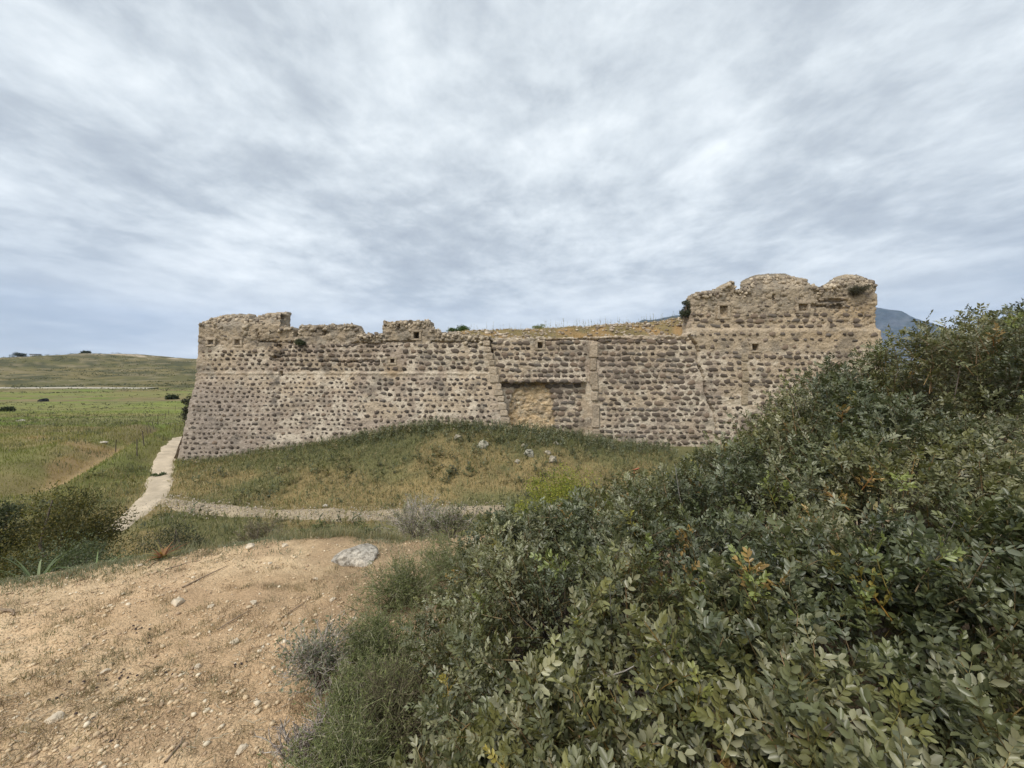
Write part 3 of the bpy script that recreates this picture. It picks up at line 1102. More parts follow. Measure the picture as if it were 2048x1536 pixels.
for r_, par in enumerate(parents):
    sp = Soup()
    for k in range(len(ST)):
        w_ = (sreg == r_) & (~single) & (S[:, 4] == k)
        n = int(w_.sum())
        if not n:
            continue
        T, sl = tilt[w_], -slope[w_]
        Ry = np.stack([np.stack([np.cos(T), 0 * T, np.sin(T)], 1), np.stack([0 * T, 1 + 0 * T, 0 * T], 1), np.stack([-np.sin(T), 0 * T, np.cos(T)], 1)], 1)
        Rx = np.stack([np.stack([1 + 0 * T, 0 * T, 0 * T], 1), np.stack([0 * T, np.cos(sl), -np.sin(sl)], 1), np.stack([0 * T, np.sin(sl), np.cos(sl)], 1)], 1)
        M = np.einsum('nij,njk->nik', Ry, Rx) * np.stack([S[w_, 2], depthS[w_] * 1.3, S[w_, 3]], 1)[:, None, :]
        pos = np.stack([S[w_, 0], yS[w_] - .008, S[w_, 1]], 1)
        cols = STM[k][1][None] * rs.uniform(.6, 1.3, (n, 1)) * (.85 if r_ == 0 else 1.0) * np.array([[1, 1, 1]])
        sp.scatter(ST[k][0], ST[k][1], pos, M, cols)
    link('small_stones', sp.mesh('small_stones', M_stone), par, kind='stuff')
# stones inset in the thin upper wall and chips of stone pushed into the mortar
def chips(parent, n, x0, x1, z0, z1, smin, smax, colors, seed, name='mortar_chips', cond=None, proud=.35):
    rs = np.random.default_rng(seed)
    x = rs.uniform(x0, x1, n)
    z = rs.uniform(z0, z1, n)
    ok = (z < np.interp(x, SX, SZ) - .1) & (z > np.interp(x, BASE_X, BASE_Z) - .3)
    if cond is not None:
        ok &= cond(x, z)
    x, z = x[ok], z[ok]
    n = len(x)
    y = depth(x, z)
    sz = rs.uniform(smin, smax, n) * rs.uniform(.7, 1.2, n)
    k = rs.integers(0, len(ST), n)
    sp = Soup()
    cols = np.array(colors)[rs.integers(0, len(colors), n)] * rs.uniform(.75, 1.25, (n, 1))
    for q in range(len(ST)):
        w_ = k == q
        if w_.any():
            A = np.zeros((w_.sum(), 3, 3))
            A[:, 0, 0] = sz[w_] * rs.uniform(1, 1.7, w_.sum())
            A[:, 1, 1] = sz[w_] * proud
            A[:, 2, 2] = sz[w_] * rs.uniform(.6, 1, w_.sum())
            sp.scatter(CT[q][0], CT[q][1], np.stack([x[w_], y[w_], z[w_]], 1), A, cols[w_])
    link(name, sp.mesh(name, M_rubble), parent, kind='stuff')


CHIPC = [(.17, .135, .11), (.30, .24, .18), (.42, .345, .26), (.22, .175, .13)]
chips(bastion, 3800, -19.5, 0, -5.2, 3.4, .05, .11, CHIPC, 21, cond=lambda x, z: x < xb(z) - .1)
chips(curtain, 2600, -1, 12.2, -4.8, 2.2, .06, .14, CHIPC, 22, cond=lambda x, z: (x > xb(z) + .1) & (x < xt(z) - .1) & (infill(x, z) < .3))
chips(curtain, 900, -.6, 3, -4, -.9, .10, .26, [(.60, .46, .28), (.50, .37, .215), (.36, .26, .15), (.64, .54, .38)], 23, 'gate_infill', proud=1.0, cond=lambda x, z: infill(x, z) > .5)
chips(tower, 2600, 11.3, 22.8, -2, 5.6, .05, .15, CHIPC, 24, cond=lambda x, z: x > xt(z) + .1)
chips(tower, 900, 11.6, 22.5, 3.3, 5.6, .10, .22, [(.20, .165, .125), (.28, .23, .17), (.36, .29, .21)], 25, cond=lambda x, z: x > xt(z) + .1)


# broken stones along the ragged tops
def ragged_top(parent, x0, x1, n, seed, smin=.05, smax=.16):
    rs = np.random.default_rng(seed)
    tv, tf = icosphere(0)
    tv = tv + np.random.default_rng(seed + 1).normal(0, .16, tv.shape)
    x = rs.uniform(x0, x1, n)
    zt = np.interp(x, SX, SZ)
    z = zt - np.abs(rs.normal(0, .22, n)) + .02
    y = depth(x, np.minimum(z, zt - .03)) + rs.uniform(0, .5, n) * (z > zt - .08)
    sz = np.clip(rs.lognormal(math.log(.085), .45, n), smin, smax)
    A = rot_to(rs.normal(size=(n, 3))) * (sz[:, None] * np.array([1.2, 1.0, .75]))[:, None, :]
    sp = Soup()
    cols = np.array([(.40, .33, .24), (.30, .25, .185), (.22, .18, .14), (.46, .385, .285)])[rs.integers(0, 4, n)] * rs.uniform(.8, 1.2, (n, 1))
    sp.scatter(tv, tf, np.stack([x, y, z], 1), A, cols)
    link('broken_coping', sp.mesh('broken_coping', M_rubble), parent, kind='stuff')


ragged_top(bastion, -19.5, -1.5, 620, 41)
ragged_top(tower, 11.45, 22.8, 520, 43)
chips(bastion, 1500, -19.5, -1.6, 1.5, 3.4, .08, .20, [(.24, .195, .15), (.33, .27, .20), (.42, .35, .255), (.17, .14, .11)], 26, 'parapet_rubble', cond=lambda x, z: x < xb(z) - .1)


# quoins, frames of the openings
def block(name, parent, c, size, col, seed, rot=(0, 0, 0)):
    rs = np.random.default_rng(seed)
    v = np.array([(sx, sy, sz) for sx in (-.5, .5) for sy in (-.5, .5) for sz in (-.5, .5)], float)
    q = [(0, 1, 3, 2), (4, 6, 7, 5), (0, 4, 5, 1), (2, 3, 7, 6), (0, 2, 6, 4), (1, 5, 7, 3)]
    import bmesh
    bm = bmesh.new()
    vs = [bm.verts.new((p + rs.uniform(-.05, .05, 3)) * np.array(size)) for p in v]
    for f in q:
        bm.faces.new([vs[i] for i in f])
    bmesh.ops.bevel(bm, geom=bm.edges[:], offset=min(size) * .14, segments=1, affect='EDGES')
    bmesh.ops.recalc_face_normals(bm, faces=bm.faces)
    me = bpy.data.meshes.new(name)
    bm.to_mesh(me)
    bm.free()
    a = me.color_attributes.new('col', 'FLOAT_COLOR', 'POINT')
    cc = np.ones((len(me.vertices), 4), np.float32)
    cc[:, :3] = np.array(col) * rs.uniform(.85, 1.15)
    a.data.foreach_set('color', cc.ravel())
    me.materials.append(M_wall)
    o = link(name, me, parent)
    o.location = c
    o.rotation_euler = rot
    return o


k = 0
z = -4.1
while z < 1.7:          # corner of the bastion
    h_ = random.uniform(.34, .56)
    w_ = random.uniform(.36, .60)
    x = float(xb(z)) - w_ / 2 + .03
    y = float(depth_smooth(np.array([x]), np.array([z]))[0])
    block('quoin', bastion, (x, y + .13, z), (w_, .42, h_ * .93), (.42, .345, .255), 600 + k, (-.2 if z < ZS else 0, 0, 0))
    z += h_
    k += 1
z = -4.7
while z < 1.75:          # pale strip
    h_ = random.uniform(.45, .95)
    x = (XP0 + XP1) / 2 + .35 * max(0, ZL - z) * .08 + random.uniform(-.05, .05)
    w_ = random.uniform(.36, .50)
    block('quoin', curtain, (x, 24.0 - .045 * max(0, .6 - z) + .10, z), (w_, .40, h_ * .94), (.43, .35, .26), 700 + k)
    z += h_
    k += 1
z = float(PZ(800))
while z < float(PZ(705)):
    h_ = random.uniform(.5, .9)
    block('quoin', tower, (float(PX(1489)) + random.uniform(-.05, .05), 24.0 - .045 * max(0, .6 - z) + .12, z), (random.uniform(.34, .46), .38, h_ * .94), (.38, .31, .22), 800 + k)
    z += h_
    k += 1
for gi, (a, c0, b_, c1, dp, nm) in enumerate(OPEN):
    if dp and nm in ('deep', 'blocked') and (b_ - a) > 7:
        xc, zc2 = float(PX((a + b_) / 2)), float(PZ((c0 + c1) / 2))
        w_, h_ = float(PX(b_) - PX(a)), float(PZ(c0) - PZ(c1))
        yy = float(depth_smooth(np.array([xc]), np.array([zc2]))[0])
        fr = link('window_frame', None, bastion if xc < -1.5 else (tower if xc > 12 else curtain), loc=(xc, yy, zc2))
        cl = (.42, .345, .255)
        block('lintel', fr, (0, .10, h_ / 2 + .07), (w_ + .36, .34, .14), cl, 900 + gi * 4)
        block('sill', fr, (0, .10, -h_ / 2 - .055), (w_ + .30, .34, .11), cl, 901 + gi * 4)
        block('jamb', fr, (-w_ / 2 - .075, .10, 0), (.15, .34, h_ * .98), cl, 902 + gi * 4)
        block('jamb', fr, (w_ / 2 + .075, .10, 0), (.15, .34, h_ * .98), cl, 903 + gi * 4)

# rampart earth behind the curtain -----------------------------------
def bank_z(x, y):
    sk = np.interp(x, [-30, -9.0, -6.3, -1, 3, 7, 10.5, 13.2, 15, 40], [1.2, 1.4, 2.75, 2.95, 3.08, 3.3, 3.62, 3.9, 3.4, 2.4])
    top = np.interp(x, [-20, -6, -1, 5, 11, 14], [1.2, 1.9, 1.9, 1.95, 2.05, 2.05])
    t_ = ss(25.0, 29.0, y)
    z = top + (sk - top) * t_ * ss(60, 34, y)
    return z + (fbm(x * .9, y * .9, 4, 371) - .5) * .35 + (fbm(x * 4, y * 4, 3, 373) - .5) * .10


xs, ys = np.arange(-19.2, 22.4, .16), np.concatenate([np.arange(24.75, 31, .16), np.arange(31, 60, 1.5)])
A, B = np.meshgrid(xs, ys, indexing='ij')
Z = bank_z(A, B)
Z = np.where(B < 25, Z - .15, Z)
n1 = fbm(A * .8, B * .8, 4, 375).ravel()[:, None]
bc = lerp(np.array([[.34, .235, .12]]), np.array([[.22, .185, .10]]), ss(.4, .6, n1))
nz_ = len(ys)
I, J = np.meshgrid(np.arange(len(xs) - 1), np.arange(nz_ - 1), indexing='ij')
q = np.stack([I * nz_ + J, (I + 1) * nz_ + J, (I + 1) * nz_ + J + 1, I * nz_ + J + 1], -1).reshape(-1, 4)
link('rampart_bank', make_mesh('rampart_bank', np.stack([A.ravel(), B.ravel(), Z.ravel()], 1), None, q, bc, True, M_ground), label='earth and rubble bank on top of the fortress wall', kind='structure')

RK = [rock_template(0, 40 + i) for i in range(8)]
sp = Soup()
rs = np.random.default_rng(91)
n = 1500
x = rs.uniform(-7.5, 13, n)
y = 25.0 + 4.3 * rs.beta(1.1, 1.2, n)
dense = fbm(x * .7, y * 1.2, 3, 377)
ok = (rs.random(n) < ss(.38, .60, dense) + .12)
x, y = x[ok], y[ok]
sz = rs.uniform(.05, .15, len(x)) * np.where(rs.random(len(x)) < .12, 1.6, 1)
for k in range(8):
    w_ = np.arange(len(x)) % 8 == k
    m_ = rot_z(rs.uniform(0, 6.28, w_.sum())) * sz[w_][:, None, None]
    cols = np.array([(.40, .33, .245), (.33, .27, .20), (.22, .18, .14), (.46, .39, .30)])[rs.integers(0, 4, w_.sum())] * rs.uniform(.8, 1.2, (w_.sum(), 1))
    sp.scatter(RK[k][0], RK[k][1], np.stack([x[w_], y[w_], bank_z(x[w_], y[w_]) + sz[w_] * .3], 1), m_, cols)
link('rubble', sp.mesh('rubble', M_rubble), label='loose pale rubble strewn along the top of the wall', cat='rubble', kind='stuff')

# ------------------------------------------------------------------ blades of grass
def blades(sp, x, y, z, h, w, lean, cols):
    n = len(x)
    a = rng.uniform(0, 2 * math.pi, n)
    la = rng.uniform(0, 2 * math.pi, n)
    l_ = np.abs(rng.normal(0, lean, n)) * h
    dx, dy = np.cos(a) * w * .5, np.sin(a) * w * .5
    b0 = np.stack([x - dx, y - dy, z], 1)
    b1 = np.stack([x + dx, y + dy, z], 1)
    m = np.stack([x + np.cos(la) * l_ * .35, y + np.sin(la) * l_ * .35, z + h * .6], 1)
    t_ = np.stack([x + np.cos(la) * l_, y + np.sin(la) * l_, z + h * np.sqrt(np.clip(1 - (l_ / h) ** 2 * .5, .2, 1))], 1)
    m0, m1 = m - np.stack([dx, dy, 0 * x], 1) * .7, m + np.stack([dx, dy, 0 * x], 1) * .7
    V = np.stack([b0, b1, m1, m0, t_], 1).reshape(-1, 3)
    f = np.array([(0, 1, 2), (0, 2, 3), (3, 2, 4)])
    Fc = (f[None] + (np.arange(n) * 5)[:, None, None]).reshape(-1, 3)
    C = np.repeat(cols[:, None, :], 5, 1) * np.array([.8, .8, 1, 1, 1.12])[None, :, None]
    sp.add(V, Fc, C.reshape(-1, 3))


def pick(pal, w, n, jit=.2):
    p = np.array(pal)
    i = rng.choice(len(p), n, p=np.array(w) / sum(w))
    return p[i] * rng.uniform(1 - jit, 1 + jit, (n, 1))


def near_path(x, y, P, wd):
    P = np.asarray(P)[:, :2]
    d = np.full(len(x), 1e9)
    for a, b_ in zip(P[:-1], P[1:]):
        ab = b_ - a
        t_ = np.clip(((x - a[0]) * ab[0] + (y - a[1]) * ab[1]) / (ab @ ab), 0, 1)
        d = np.minimum(d, np.hypot(x - a[0] - t_ * ab[0], y - a[1] - t_ * ab[1]))
    return d < wd * (.8 + .5 * fbm(x * 1.3, y * 1.3, 2, 99))


# the dry meadow in front of the wall
sp = Soup()
n = 72000
x, y = rng.uniform(-20, 9, n), rng.uniform(10.5, 23.8, n)
ok = ~near_path(x, y, PATH, .34) & (~near_path(x, y, TRACK, .50) | (rng.random(n) < .20 + .55 * (fbm(x * 1.1, y * 2.0, 3, 245) > .52)))
ok &= ~(near_path(x, y, PATH, .62) & (rng.random(n) < .5))
ok &= rng.random(n) < np.where(y < 13.6, .5, 1.0)
x, y = x[ok], y[ok]
g = fbm(x * .35, y * .35, 4, 41)
g2 = fbm(x * 1.3, y * 1.3, 3, 45)
nw = ss(18.5, 21.5, y) * ss(-22, -13, x)
dryness = np.clip(ss(.36, .62, g) - nw * .8 + (g2 - .5) * .8, 0, 1)
dry = pick([(.36, .295, .155), (.42, .35, .20), (.29, .225, .11), (.34, .31, .16)], [3, 2, 2, 2], len(x))
grn = pick([(.19, .195, .09), (.155, .17, .09), (.235, .235, .10), (.13, .14, .08)], [3, 3, 2, 2], len(x))
c = np.where((rng.random(len(x)) < .10 + .55 * dryness)[:, None], dry, grn) * (.75 + .5 * fbm(x * 2.4, y * 2.4, 3, 49))[:, None]
hh = rng.uniform(.05, .24, len(x)) * (.4 + 1.3 * fbm(x * 1.9, y * 1.9, 3, 48)) * (1 + nw * .2)
blades(sp, x, y, height(x, y) - .01, hh, rng.uniform(.012, .03, len(x)), .85, c)
link('meadow_grass', sp.mesh('meadow_grass', M_grass), label='dry golden and green meadow grass below the fortress wall', cat='grass', kind='stuff')

# rough grass left of the path and out to the plain
sp = Soup()
n = 66000
u = rng.random(n)
y = 5.0 * (75 / 5.0) ** u
x = -y * rng.uniform(.55, 1.5, n)
gd, gw = gully(x, y)
ok = (y > crest(x) + .7) & ~near_path(x, y, PATH, .55) & ((x < -16.0) | (y < 14)) & ~((np.abs(gd + .3) < .5) & (gw > .5) & (y < 36) & (rng.random(n) < .8))
x, y = x[ok], y[ok]
z = height(x, y)
base = ground_color(x, y, z)
c = base * rng.uniform(.8, 1.5, (len(x), 1)) * np.array([[1.0, 1.03, .92]])
g = fbm(x * .5, y * .5, 3, 141)
dk = ((rng.random(len(x)) < ss(.55, .7, g)) | ((y < 12) & (rng.random(len(x)) < .6)))[:, None]
c = np.where(dk, pick([(.11, .125, .065), (.15, .16, .085), (.16, .15, .075), (.20, .20, .12)], [1, 1, 1, .7], len(x)), c)
sc = np.clip(y / 16, .55, 2.2)
blades(sp, x, y, z - .02, rng.uniform(.06, .20, len(x)) * sc * (.5 + g), rng.uniform(.012, .028, len(x)) * sc, .5, c)
link('slope_grass', sp.mesh('slope_grass', M_grass), label='rough green grass on the slope left of the footpath', cat='grass', kind='stuff')

# tall dark weeds along the foot of the wall
def weed_template(seed, leaves=10):
    rs = np.random.default_rng(seed)
    s_ = Soup()
    v, f = tube([(0, 0, 0), (.02, .01, .5), (.05, -.02, 1)], [.010, .008, .004], 3)
    s_.add(v, f, (.9, .9, .7))
    for i in range(leaves):
        zz = .12 + .86 * i / leaves
        a = rs.uniform(0, 6.28)
        l_ = rs.uniform(.14, .30) * (1.2 - .6 * zz)
        d = np.array([math.cos(a), math.sin(a), rs.uniform(.1, .9)])
        sd_ = np.array([-math.sin(a), math.cos(a), 0]) * l_ * .28
        p0 = np.array([.02 * zz, 0, zz])
        tone = rs.uniform(.75, 1.3)
        s_.add([p0, p0 + d * l_ * .5 + sd_, p0 + d * l_ * .5 - sd_, p0 + d * l_], [(0, 1, 2), (1, 3, 2)], (tone, tone, tone))
    return np.concatenate(s_.v), np.concatenate(s_.f), np.concatenate(s_.c)


WT = [weed_template(150 + i) for i in range(6)]
sp = Soup()
n = 4400
x = rng.uniform(-19, 9.5, n)
fy = np.where(x < -1, 22.9, 23.6)
y = fy - np.abs(rng.normal(0, 1, n)) * np.interp(x, [-19, -12, -8, -4, 0, 4, 10], [.3, .6, 1.0, 1.5, 1.9, 1.7, 1.3]) - .05
zb_ = height(x, y)
ok = (rng.random(n) < .25 + .75 * ss(-12, -7, x) * ss(.34, .56, fbm(x * .8, y * .8, 3, 249)))
x, y, zb_ = x[ok], y[ok], zb_[ok]
hh = rng.uniform(.20, .70, len(x)) * np.interp(x, [-19, -12, -6, 8], [.55, .7, 1.0, .9])
cc = pick([(.145, .16, .095), (.185, .195, .115), (.25, .23, .125), (.18, .19, .135)], [3, 3, 2, 2], len(x))
for k in range(6):
    w_ = np.arange(len(x)) % 6 == k
    d = np.stack([rng.normal(0, .15, w_.sum()), rng.normal(0, .15, w_.sum()), np.ones(w_.sum())], 1)
    sp.scatter(WT[k][0], WT[k][1], np.stack([x[w_], y[w_], zb_[w_]], 1), rot_to(d) * hh[w_][:, None, None], cc[w_], WT[k][2])
n = 4800
x, y = rng.uniform(-19.5, 9, n), rng.uniform(11, 22.5, n)
g = fbm(x * .55, y * .55, 3, 247)
ok = ~near_path(x, y, PATH, .75) & ~near_path(x, y, TRACK, .5) & (rng.random(n) < ss(.38, .62, g) + .12)
x, y = x[ok], y[ok]
hh = rng.uniform(.10, .42, len(x)) * (.6 + .8 * ss(.42, .60, fbm(x * .9, y * .9, 3, 251)))
cc = pick([(.095, .11, .06), (.14, .145, .07), (.20, .175, .085), (.26, .21, .11), (.10, .105, .07)], [3, 3, 2, 1.5, 2], len(x))
for k in range(6):
    w_ = np.arange(len(x)) % 6 == k
    d = np.stack([rng.normal(0, .25, w_.sum()), rng.normal(0, .25, w_.sum()), np.ones(w_.sum())], 1)
    sp.scatter(WT[k][0] * np.array([1.3, 1.3, 1]), WT[k][1], np.stack([x[w_], y[w_], height(x[w_], y[w_])], 1), rot_to(d) * hh[w_][:, None, None], cc[w_], WT[k][2])
link('tall_weeds', sp.mesh('tall_weeds', M_small), label='dark green tall weeds growing along the foot of the wall', cat='weeds', kind='stuff')

sp = Soup()
n = 420
x = rng.uniform(-19.3, 9.5, n)
y = np.where(x < -1, np.interp(x, [-20, -4, -1], [22.85, 23.25, 23.2]), 23.75) - np.abs(rng.normal(0, .55, n)) - .05
sz = np.clip(rng.lognormal(math.log(.06), .5, n), .03, .2)
for k in range(8):
    w_ = np.arange(n) % 8 == k
    sp.scatter(RK[k][0], RK[k][1], np.stack([x[w_], y[w_], height(x[w_], y[w_]) + sz[w_] * .15], 1), rot_z(rng.uniform(0, 6.28, w_.sum())) * sz[w_][:, None, None], pick([(.40, .33, .25), (.15, .12, .095), (.33, .28, .21)], [2, 2, 1], w_.sum()))
link('fallen_rubble', sp.mesh('fallen_rubble', M_rubble), label='small fallen stones along the foot of the fortress wall', cat='rubble', kind='stuff')
# dry grass and flower stalks on the rampart
sp = Soup()
n = 9000
x, y = rng.uniform(-7, 13, n), 25 + 4.6 * rng.random(n)
blades(sp, x, y, bank_z(x, y) - .02, rng.uniform(.05, .20, n), rng.uniform(.012, .025, n), .5, pick([(.40, .27, .11), (.33, .24, .10), (.17, .165, .07)], [3, 2, 1], n))
link('rampart_grass', sp.mesh('rampart_grass', M_grass), label='short dry grass on the rubble bank above the wall', cat='grass', kind='stuff')
sp = Soup()
n = 110
x = np.concatenate([rng.uniform(2.5, 12.5, 85), rng.uniform(-6, 2.5, 25)])
y = rng.uniform(28.2, 29.4, n)
hh = rng.uniform(.25, .75, n)
d = np.stack([rng.normal(0, .08, n), rng.normal(0, .08, n), np.ones(n)], 1)
for k in range(6):
    w_ = np.arange(n) % 6 == k
    sp.scatter(WT[k][0] * np.array([.45, .45, 1]), WT[k][1], np.stack([x[w_], y[w_], bank_z(x[w_], y[w_])], 1), rot_to(d[w_]) * hh[w_][:, None, None], pick([(.20, .18, .10), (.26, .23, .15)], [1, 1], w_.sum()), WT[k][2])
link('dry_stalks', sp.mesh('dry_stalks', M_small), label='thin dry flower stalks standing on the skyline of the rampart', cat='stalks', kind='stuff')

# ------------------------------------------------------------------ bushes made of leaf faces
def leaf_quad():
    v = np.array([(0, 0, 0), (-.24, .42, .04), (0, 1, 0), (.24, .42, .04), (0, .45, -.03)])
    f = np.array([(0, 4, 1), (1, 4, 2), (0, 3, 4), (4, 3, 2)])
    return v, f


LQ = leaf_quad()
LQ2 = (np.array([(0, 0, 0), (-.26, .45, .03), (0, 1, 0), (.26, .45, .03)]), np.array([(0, 3, 1), (1, 3, 2)]))


def bush(name, base, size, n, leaf, pal, wts, label, cat='shrub', group=None, stems=10, stemc=(.16, .13, .10), seed=0, clump=9, upright=.4, droop=0.0, parent=None, flat=1.0, gap=.0):
    """stems and a crown of leaf-sized faces in uneven clumps; base = ground point, size = (rx, ry, h)"""
    rs = np.random.default_rng(seed)
    base = np.asarray(base, float)
    rx, ry, hh_ = size
    root = link(name, None, label=label, cat=cat, group=group, loc=base)
    cl = []
    while len(cl) < clump * 3:
        p = rs.normal(size=3)
        p /= np.linalg.norm(p)
        p[2] = abs(p[2]) if not droop else p[2]
        rr = rs.uniform(.45, .92)
        cl.append((p[0] * rx * rr, p[1] * ry * rr, hh_ * (.30 + .58 * p[2] * rr if not droop else .5 + .45 * p[2] * rr)))
    cl = np.array(cl)
    cr = rs.uniform(.22, .42, len(cl)) * min(rx, hh_)
    ctone = rs.uniform(.75, 1.3, len(cl))
    k = rs.integers(0, len(cl), n)
    d = rs.normal(size=(n, 3))
    d /= np.linalg.norm(d, axis=1, keepdims=True)
    rad = rs.random(n) ** .4
    pos = cl[k] + d * (cr[k] * rad)[:, None] * np.array([1.15, 1.15, .85])
    pos[:, 2] = np.maximum(pos[:, 2], hh_ * .03 if not droop else -9)
    ld = d + rs.normal(0, .6, (n, 3)) + np.array([0, 0, upright])
    M = rot_to(ld)[:, :, [0, 2, 1]] * (leaf * rs.uniform(.6, 1.3, n))[:, None, None]
    p_ = np.array(pal)
    cc = p_[rs.choice(len(p_), n, p=np.array(wts) / sum(wts))] * rs.uniform(.75, 1.25, (n, 1)) * ctone[k][:, None]
    sp = Soup()
    sp.scatter(LQ2[0], LQ2[1], pos, M, cc)
    link('foliage', sp.mesh('foliage', M_small), root)
    if stems:
        st = Soup()
        for i in range(stems):
            e_ = cl[rs.integers(0, len(cl))]
            m_ = e_ * .5 + rs.normal(0, .06, 3) * hh_
            v, f = tube([(rs.normal(0, .04) * rx, rs.normal(0, .04) * ry, -.03), m_, e_], [hh_ * .02, hh_ * .014, hh_ * .006], 4)
            st.add(v, f, np.array(stemc))
        link('stems', st.mesh('stems', M_bark), root)
    return root


OLV = [(.13, .115, .04), (.085, .085, .035), (.17, .14, .045), (.06, .065, .03)]
GRG = [(.10, .12, .065), (.14, .155, .085), (.07, .085, .05)]


def bush_at(name, px, py_base, depth_, w_px, top_py, n, leaf, pal, wts, label, ry=None, **kw):
    X = (px - 1024) / F * depth_
    z0 = hz(X, depth_)
    h_ = -(top_py - HZ) / F * depth_ - z0
    rx = w_px / 2 / F * depth_
    return bush(name, (X, depth_, z0), (rx, ry or rx * .9, h_), n, leaf, pal, wts, label, **kw)


bush_at('olive_green_bush', 125, 0, 9.0, 205, 952, 16000, .055, OLV, [3, 3, 2, 2], 'large olive green bush below the sandy bank beside the path', seed=1, clump=12)
bush_at('dark_green_bush', -10, 0, 9.6, 110, 962, 7000, .06, [(.045, .055, .028), (.07, .08, .035), (.03, .04, .02)], [2, 2, 1], 'dark green bush at the left edge of the picture', seed=2)
bush_at('low_dark_bush', 352, 0, 6.0, 125, 1030, 6500, .026, [(.085, .085, .05), (.06, .07, .04), (.12, .11, .07)], [2, 2, 1], 'low dark bush just below the crest beside the red leaved plant', seed=3, clump=7)
bush_at('grey_green_bush', 150, 0, 7.6, 210, 1062, 8000, .04, GRG, [2, 2, 2], 'low grey green bush under the olive green bush', seed=4, clump=8, ry=.7)
bush_at('leafy_bush', 700, 0, 9.5, 95, 1038, 4200, .04, [(.13, .15, .07), (.17, .17, .07), (.09, .11, .05)], [2, 2, 2], 'small leafy bush between the grey dry shrub and the gravel track', seed=5, clump=7)
bush_at('yellow_green_shrub', 1120, 0, 6.2, 185, 908, 10000, .028, [(.22, .24, .04), (.30, .29, .05), (.16, .19, .045)], [3, 2, 2], 'rounded yellow green shrub behind the mastic shrubs', seed=6, clump=10, ry=.6)
bush_at('yellow_green_shrub', 1395, 0, 6.6, 80, 850, 2600, .03, [(.20, .22, .05), (.28, .25, .05), (.15, .16, .05)], [3, 2, 2], 'small yellowish shrub poking above the mastic shrubs before the cracked wall', seed=16, clump=7, ry=.4)
bush_at('leaning_bush', 378, 0, 42.0, 26, 782, 900, .22, [(.07, .07, .05), (.09, .09, .06)], [1, 1], 'dark scraggly bush beside the left edge of the bastion', seed=7, clump=5)
# plants rooted in the masonry
bush('wall_bush', (float(PX(1378)), 24.5, float(PZ(643))), (.42, .34, 1.6), 3200, .075, [(.06, .07, .045), (.085, .095, .06), (.045, .055, .035)], [2, 2, 1], 'dark upright bush growing at the left shoulder of the tower', seed=8, clump=8, droop=1)
bush('hanging_shrub', (float(PX(1716)), 23.95, float(PZ(588))), (.85, .22, .62), 3000, .06, [(.09, .085, .06), (.12, .11, .07), (.07, .065, .05)], [2, 1, 2], 'straggly grey green shrub hanging on the tower below its last merlon', seed=9, clump=7, droop=1)
bush('wall_tuft', (float(PX(602)), 23.95, float(PZ(692))), (.34, .2, .42), 1400, .07, [(.075, .085, .055), (.10, .115, .07)], [2, 1], 'round green tuft growing out of the parapet gap', seed=10, clump=4)
bush('parapet_weed', (float(PX(590)), 24.6, float(PZ(678))), (.22, .2, .65), 500, .06, [(.11, .13, .07), (.14, .16, .09)], [1, 1], 'thin weedy plant standing in the parapet gap', seed=11, clump=4)
bush('skyline_tree', ((920 - 1024) / F * 30, 30.0, 2.7), (.95, .8, .75), 3600, .09, [(.06, .10, .03), (.085, .13, .04), (.045, .075, .025)], [2, 2, 1], 'low rounded bright green tree top on the skyline of the rampart', cat='tree', seed=12, clump=7)
bush('skyline_bush', ((1078 - 1024) / F * 30, 30.0, 2.9), (.55, .5, .75), 1100, .08, [(.14, .17, .07), (.20, .22, .10)], [1, 1], 'pale green bush on the skyline above the blocked gate', seed=13, clump=5)
bush('skyline_bush', ((1000 - 1024) / F * 31, 31.0, 2.85), (.9, .5, .42), 800, .07, [(.11, .12, .08), (.14, .14, .09)], [1, 1], 'low grey green bush on the skyline over the bastion corner', seed=14, clump=5)
for i, (px_, py_, dd, ww, hh_) in enumerate(((345, 765, 120, 18, 5), (172, 714, 430, 11, 3), (18, 816, 75, 16, 4))):
    X = (px_ - 1024) / F * dd
    bush('field_bush', (X, dd, hz(X, dd)), (ww / 2 / F * dd, ww / 2.4 / F * dd, hh_ / F * dd), 900, .012 * dd ** .9, [(.05, .06, .035), (.07, .08, .045)], [1, 1], ['dark round bush alone on the far field near the bastion', 'dark bush on the far ridge', 'low dark bush at the left edge of the green field'][i], seed=60 + i, clump=5)
X = (38 - 1024) / F * 430
bush('ridge_tree', (X, 430, hz(X, 430)), (6, 5, 5.5), 1500, .9, [(.05, .06, .045), (.07, .075, .055)], [1, 1], 'dark rounded tree on the far ridge at the left edge', cat='tree', seed=66, clump=6)

# scattered scrub over the far plain
sp = Soup()
n = 9000
u = rng.random(n)
y = 45 * (445 / 45) ** u
x = -y * rng.uniform(.72, 1.42, n)
g = fbm(x * .02, y * .06, 3, 151)
ok = rng.random(n) < ss(.42, .62, g) * np.where(y > 150, 1, .35)
x, y = x[ok], y[ok]
for i in range(len(x)):
    pass
m_ = 6
bx_ = np.repeat(np.stack([x, y, height(x, y)], 1), m_, 0)
sz = np.repeat(rng.uniform(.15, .75, len(x)) * np.clip(y / 160, .5, 1.6), m_)
d = rng.normal(size=(len(bx_), 3))
d[:, 2] = np.abs(d[:, 2]) * .6
d /= np.linalg.norm(d, axis=1, keepdims=True)
cc = np.repeat(pick([(.11, .115, .06), (.14, .135, .075), (.08, .09, .05)], [2, 2, 1], len(x)), m_, 0)
sp.scatter(LQ2[0], LQ2[1], bx_ + d * sz[:, None] * np.array([1.6, 1, .5]) * .5, rot_to(d + rng.normal(0, .4, d.shape))[:, :, [0, 2, 1]] * (sz * .9)[:, None, None], cc)
